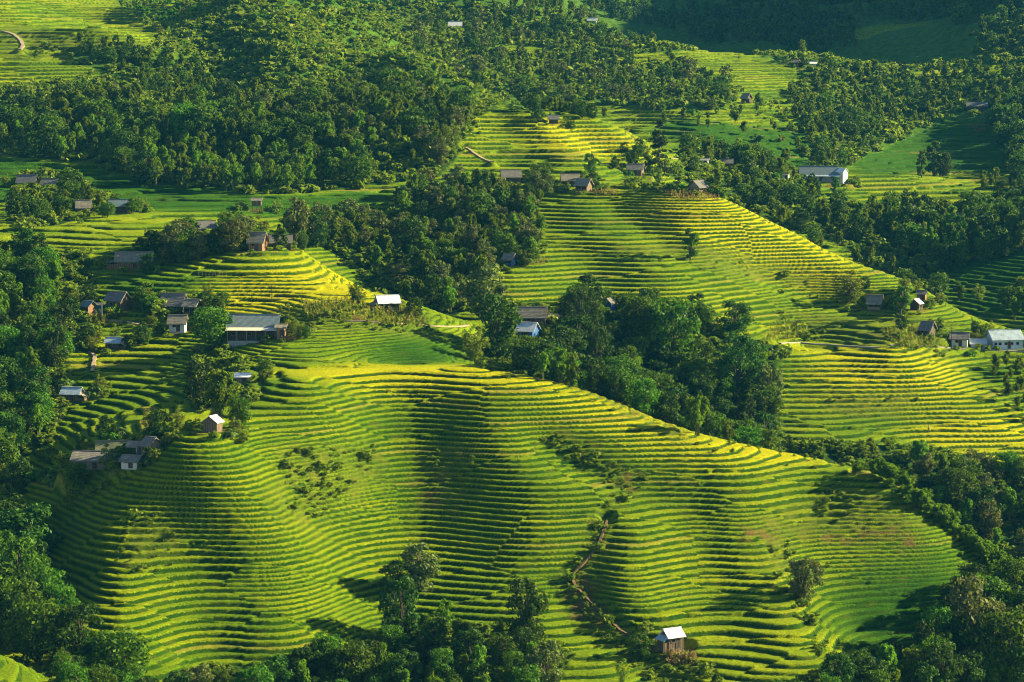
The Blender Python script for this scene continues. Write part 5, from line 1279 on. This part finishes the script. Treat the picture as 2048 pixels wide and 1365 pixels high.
for a, b_, label in (('a', 'b', 'sagging wire between the two poles in the left terraces'), ('c', 'a', 'wire from the pale concrete pole to the thin wooden pole'), ('f', 'd', 'wire running from the blue shed pole towards the white footpath'), ('d', 'e', 'wire strung between the footpath pole and the ridge pole'), ('e', 'g', 'wire from the ridge pole down to the right hand farm')):
    A_, B_ = TOPS[a], TOPS[b_]; pts = []
    for i in range(15):
        t = i / 14; q = A_.lerp(B_, t); q.z -= 4 * t * (1 - t) * (A_ - B_).length * .03; pts.append(tuple(q))
    o = bpy.data.objects.new('power_wire', tube_mesh('power_wire', [(pts, .025, .025)], mwire, 4)); COL.objects.link(o); tag(o, label, 'wire', 'wires between the power poles')
w0, w1 = hit(398, 556, 640, 760), hit(452, 548, 640, 760)
ft = thing('bamboo_fence', (w0[0], w0[1], w0[2]), 0, 'pale bamboo rail fence below the grove above the yellow field', 'fence')
n = 9; tops = []
for k in range(n):
    x = w0[0] + (w1[0] - w0[0]) * k / (n - 1); y = w0[1] + (w1[1] - w0[1]) * k / (n - 1); z = gz(x, y); b = MB(); q = Vector((x - w0[0], y - w0[1], z - w0[2]))
    b.bar(q + Vector((0, 0, -.3)), q + Vector((prng.uniform(-.1, .1), 0, 1.5)), .05); b.build('post', BM['wood'], ft); tops.append(q)
for hz in (.6, 1.2):
    b = MB()
    for p, q in zip(tops[:-1], tops[1:]): b.bar(p + Vector((0, -.07, hz)), q + Vector((0, -.07, hz)), .035)
    b.build('rail', BM['wood'], ft)
def flatmat(name, c, r=.85): m, N, L, B = mat(name, r); B.inputs['Base Color'].default_value = (*c, 1); return m
msk = flatmat('skin', (.36, .20, .12)); mwh = flatmat('white_cloth', (.72, .72, .68)); mdk = flatmat('dark_cloth', (.012, .014, .02)); mbl = flatmat('blue_cloth', (.05, .16, .42)); mhair = flatmat('hair', (.015, .012, .01))
def skinmesh(name, V, E, Rr, m, parent):
    me_ = bpy.data.meshes.new(name); me_.from_pydata(V, E, []); me_.materials.append(m); o = bpy.data.objects.new(name, me_); COL.objects.link(o); o.parent = parent
    o.modifiers.new('skin', 'SKIN'); me_.skin_vertices or None
    if not me_.skin_vertices:
        bm = bmesh.new(); bm.from_mesh(me_); bm.verts.layers.skin.verify(); bm.to_mesh(me_); bm.free()
    for i, r in enumerate(Rr): me_.skin_vertices[0].data[i].radius = r if isinstance(r, tuple) else (r, r)
    me_.skin_vertices[0].data[0].use_root = True
    s = o.modifiers.new('sub', 'SUBSURF'); s.levels = 1; s.render_levels = 2; return o
def person(px, py, y0, y1, rot, top, legs, label, bend=.0):
    w = hit(px, py, y0, y1); t = thing('person', (w[0], w[1], gz(w[0], w[1])), R(rot), label, 'person')
    f = bend
    V = [(0, 0, .92), (0, -.02 - f * .3, 1.15), (0, -.03 - f * .6, 1.38), (0, -.04 - f * .7, 1.49), (0, -.06 - f * .8, 1.60), (0, -.05 - f * .8, 1.70),
         (-.10, 0, .88), (-.12, -.04, .50), (-.12, .02, .08), (-.12, -.12, .03), (.10, 0, .88), (.13, -.10, .50), (.13, -.02, .08), (.13, -.16, .03),
         (-.18, -.03 - f * .6, 1.38), (-.26, -.04 - f * .5, 1.12), (-.24, -.20 - f * .5, .90), (-.23, -.26 - f * .5, .83), (.18, -.03 - f * .6, 1.38), (.27, -.06 - f * .5, 1.12), (.25, -.24 - f * .5, .92), (.24, -.30 - f * .5, .86)]
    E = [(0, 1), (1, 2), (2, 3), (3, 4), (4, 5), (0, 6), (6, 7), (7, 8), (8, 9), (0, 10), (10, 11), (11, 12), (12, 13), (2, 14), (14, 15), (15, 16), (16, 17), (2, 18), (18, 19), (19, 20), (20, 21)]
    Rr = [(.14, .10), (.13, .10), (.14, .10), .055, (.085, .10), (.06, .075), .085, .06, .042, .04, .085, .06, .042, .04, .055, .043, .032, .036, .055, .043, .032, .036]
    skinmesh('body', V, E, Rr, msk, t)
    sub = lambda ids: ([V[i] for i in ids], [(ids.index(a), ids.index(b)) for a, b in E if a in ids and b in ids], [tuple(q * 1.16 for q in (Rr[i] if isinstance(Rr[i], tuple) else (Rr[i], Rr[i]))) for i in ids])
    a, b, c = sub([1, 2, 14, 15, 18, 19]); skinmesh('shirt', a, b, c, top, t)
    a, b, c = sub([0, 6, 7, 8, 10, 11, 12]); skinmesh('trousers', a, b, c, legs, t)
    hx = V[5]; skinmesh('hair', [(hx[0], hx[1] + .03, hx[2] - .06), (hx[0], hx[1] + .02, hx[2] + .03)], [(0, 1)], [(.09, .08), (.085, .09)], mhair, t)
person(1857, 862, 640, 740, 160, mwh, mdk, 'person in a white top and dark trousers standing in the rice on the right', .15)
person(374, 642, 610, 700, 120, mbl, mdk, 'person in blue beside the cottage with the white front wall', .2)
w = hit(1757, 1338, 430, 560); t0 = thing('tarpaulin', (w[0], w[1], gz(w[0], w[1])), R(-20), 'turquoise sheet hanging on poles among the bottom right bushes', 'tarpaulin')
V = []; F = []
for i in range(9):
    for j in range(7):
        u, v = i / 8, j / 6; V.append((-1 + 2 * u, .12 * math.sin(u * 9 + v * 2) + .5 * v, 2.2 - 1.3 * v - .25 * math.sin(math.pi * u) * (1 - v)))
for i in range(8):
    for j in range(6): F.append((i * 7 + j, i * 7 + j + 1, (i + 1) * 7 + j + 1, (i + 1) * 7 + j))
me_ = bpy.data.meshes.new('sheet'); me_.from_pydata(V, [], F); me_.materials.append(flatmat('turquoise_cloth', (.05, .30, .34))); o = bpy.data.objects.new('sheet', me_); COL.objects.link(o); o.parent = t0
for sx in (-1, 1): b = MB(); b.bar((sx, 0, -.4), (sx, 0, 2.25), .05); b.build('post', BM['wood'], t0)

# ------------------------------------------------------------------ air
mh = bpy.data.materials.new('haze'); mh.use_nodes = True; hn = mh.node_tree.nodes; hn.remove(hn['Principled BSDF'])
pv = hn.new('ShaderNodeVolumePrincipled'); pv.inputs['Density'].default_value = 0.00004; pv.inputs['Color'].default_value = (0.06, 0.42, 0.85, 1)
pv.inputs['Density Attribute'].default_value = ''; pv.inputs['Anisotropy'].default_value = 0.0
mh.node_tree.links.new(pv.outputs[0], hn['Material Output'].inputs['Volume'])
hb = MB(); hb.box(-470, -60, Z.min() - 1, 740, 1990, Z.max() + 14)
ho = hb.build('haze', mh); ho['kind'] = 'stuff'; ho['label'] = 'thin blue haze over the valley'
print('ground z', Z.min(), Z.max())
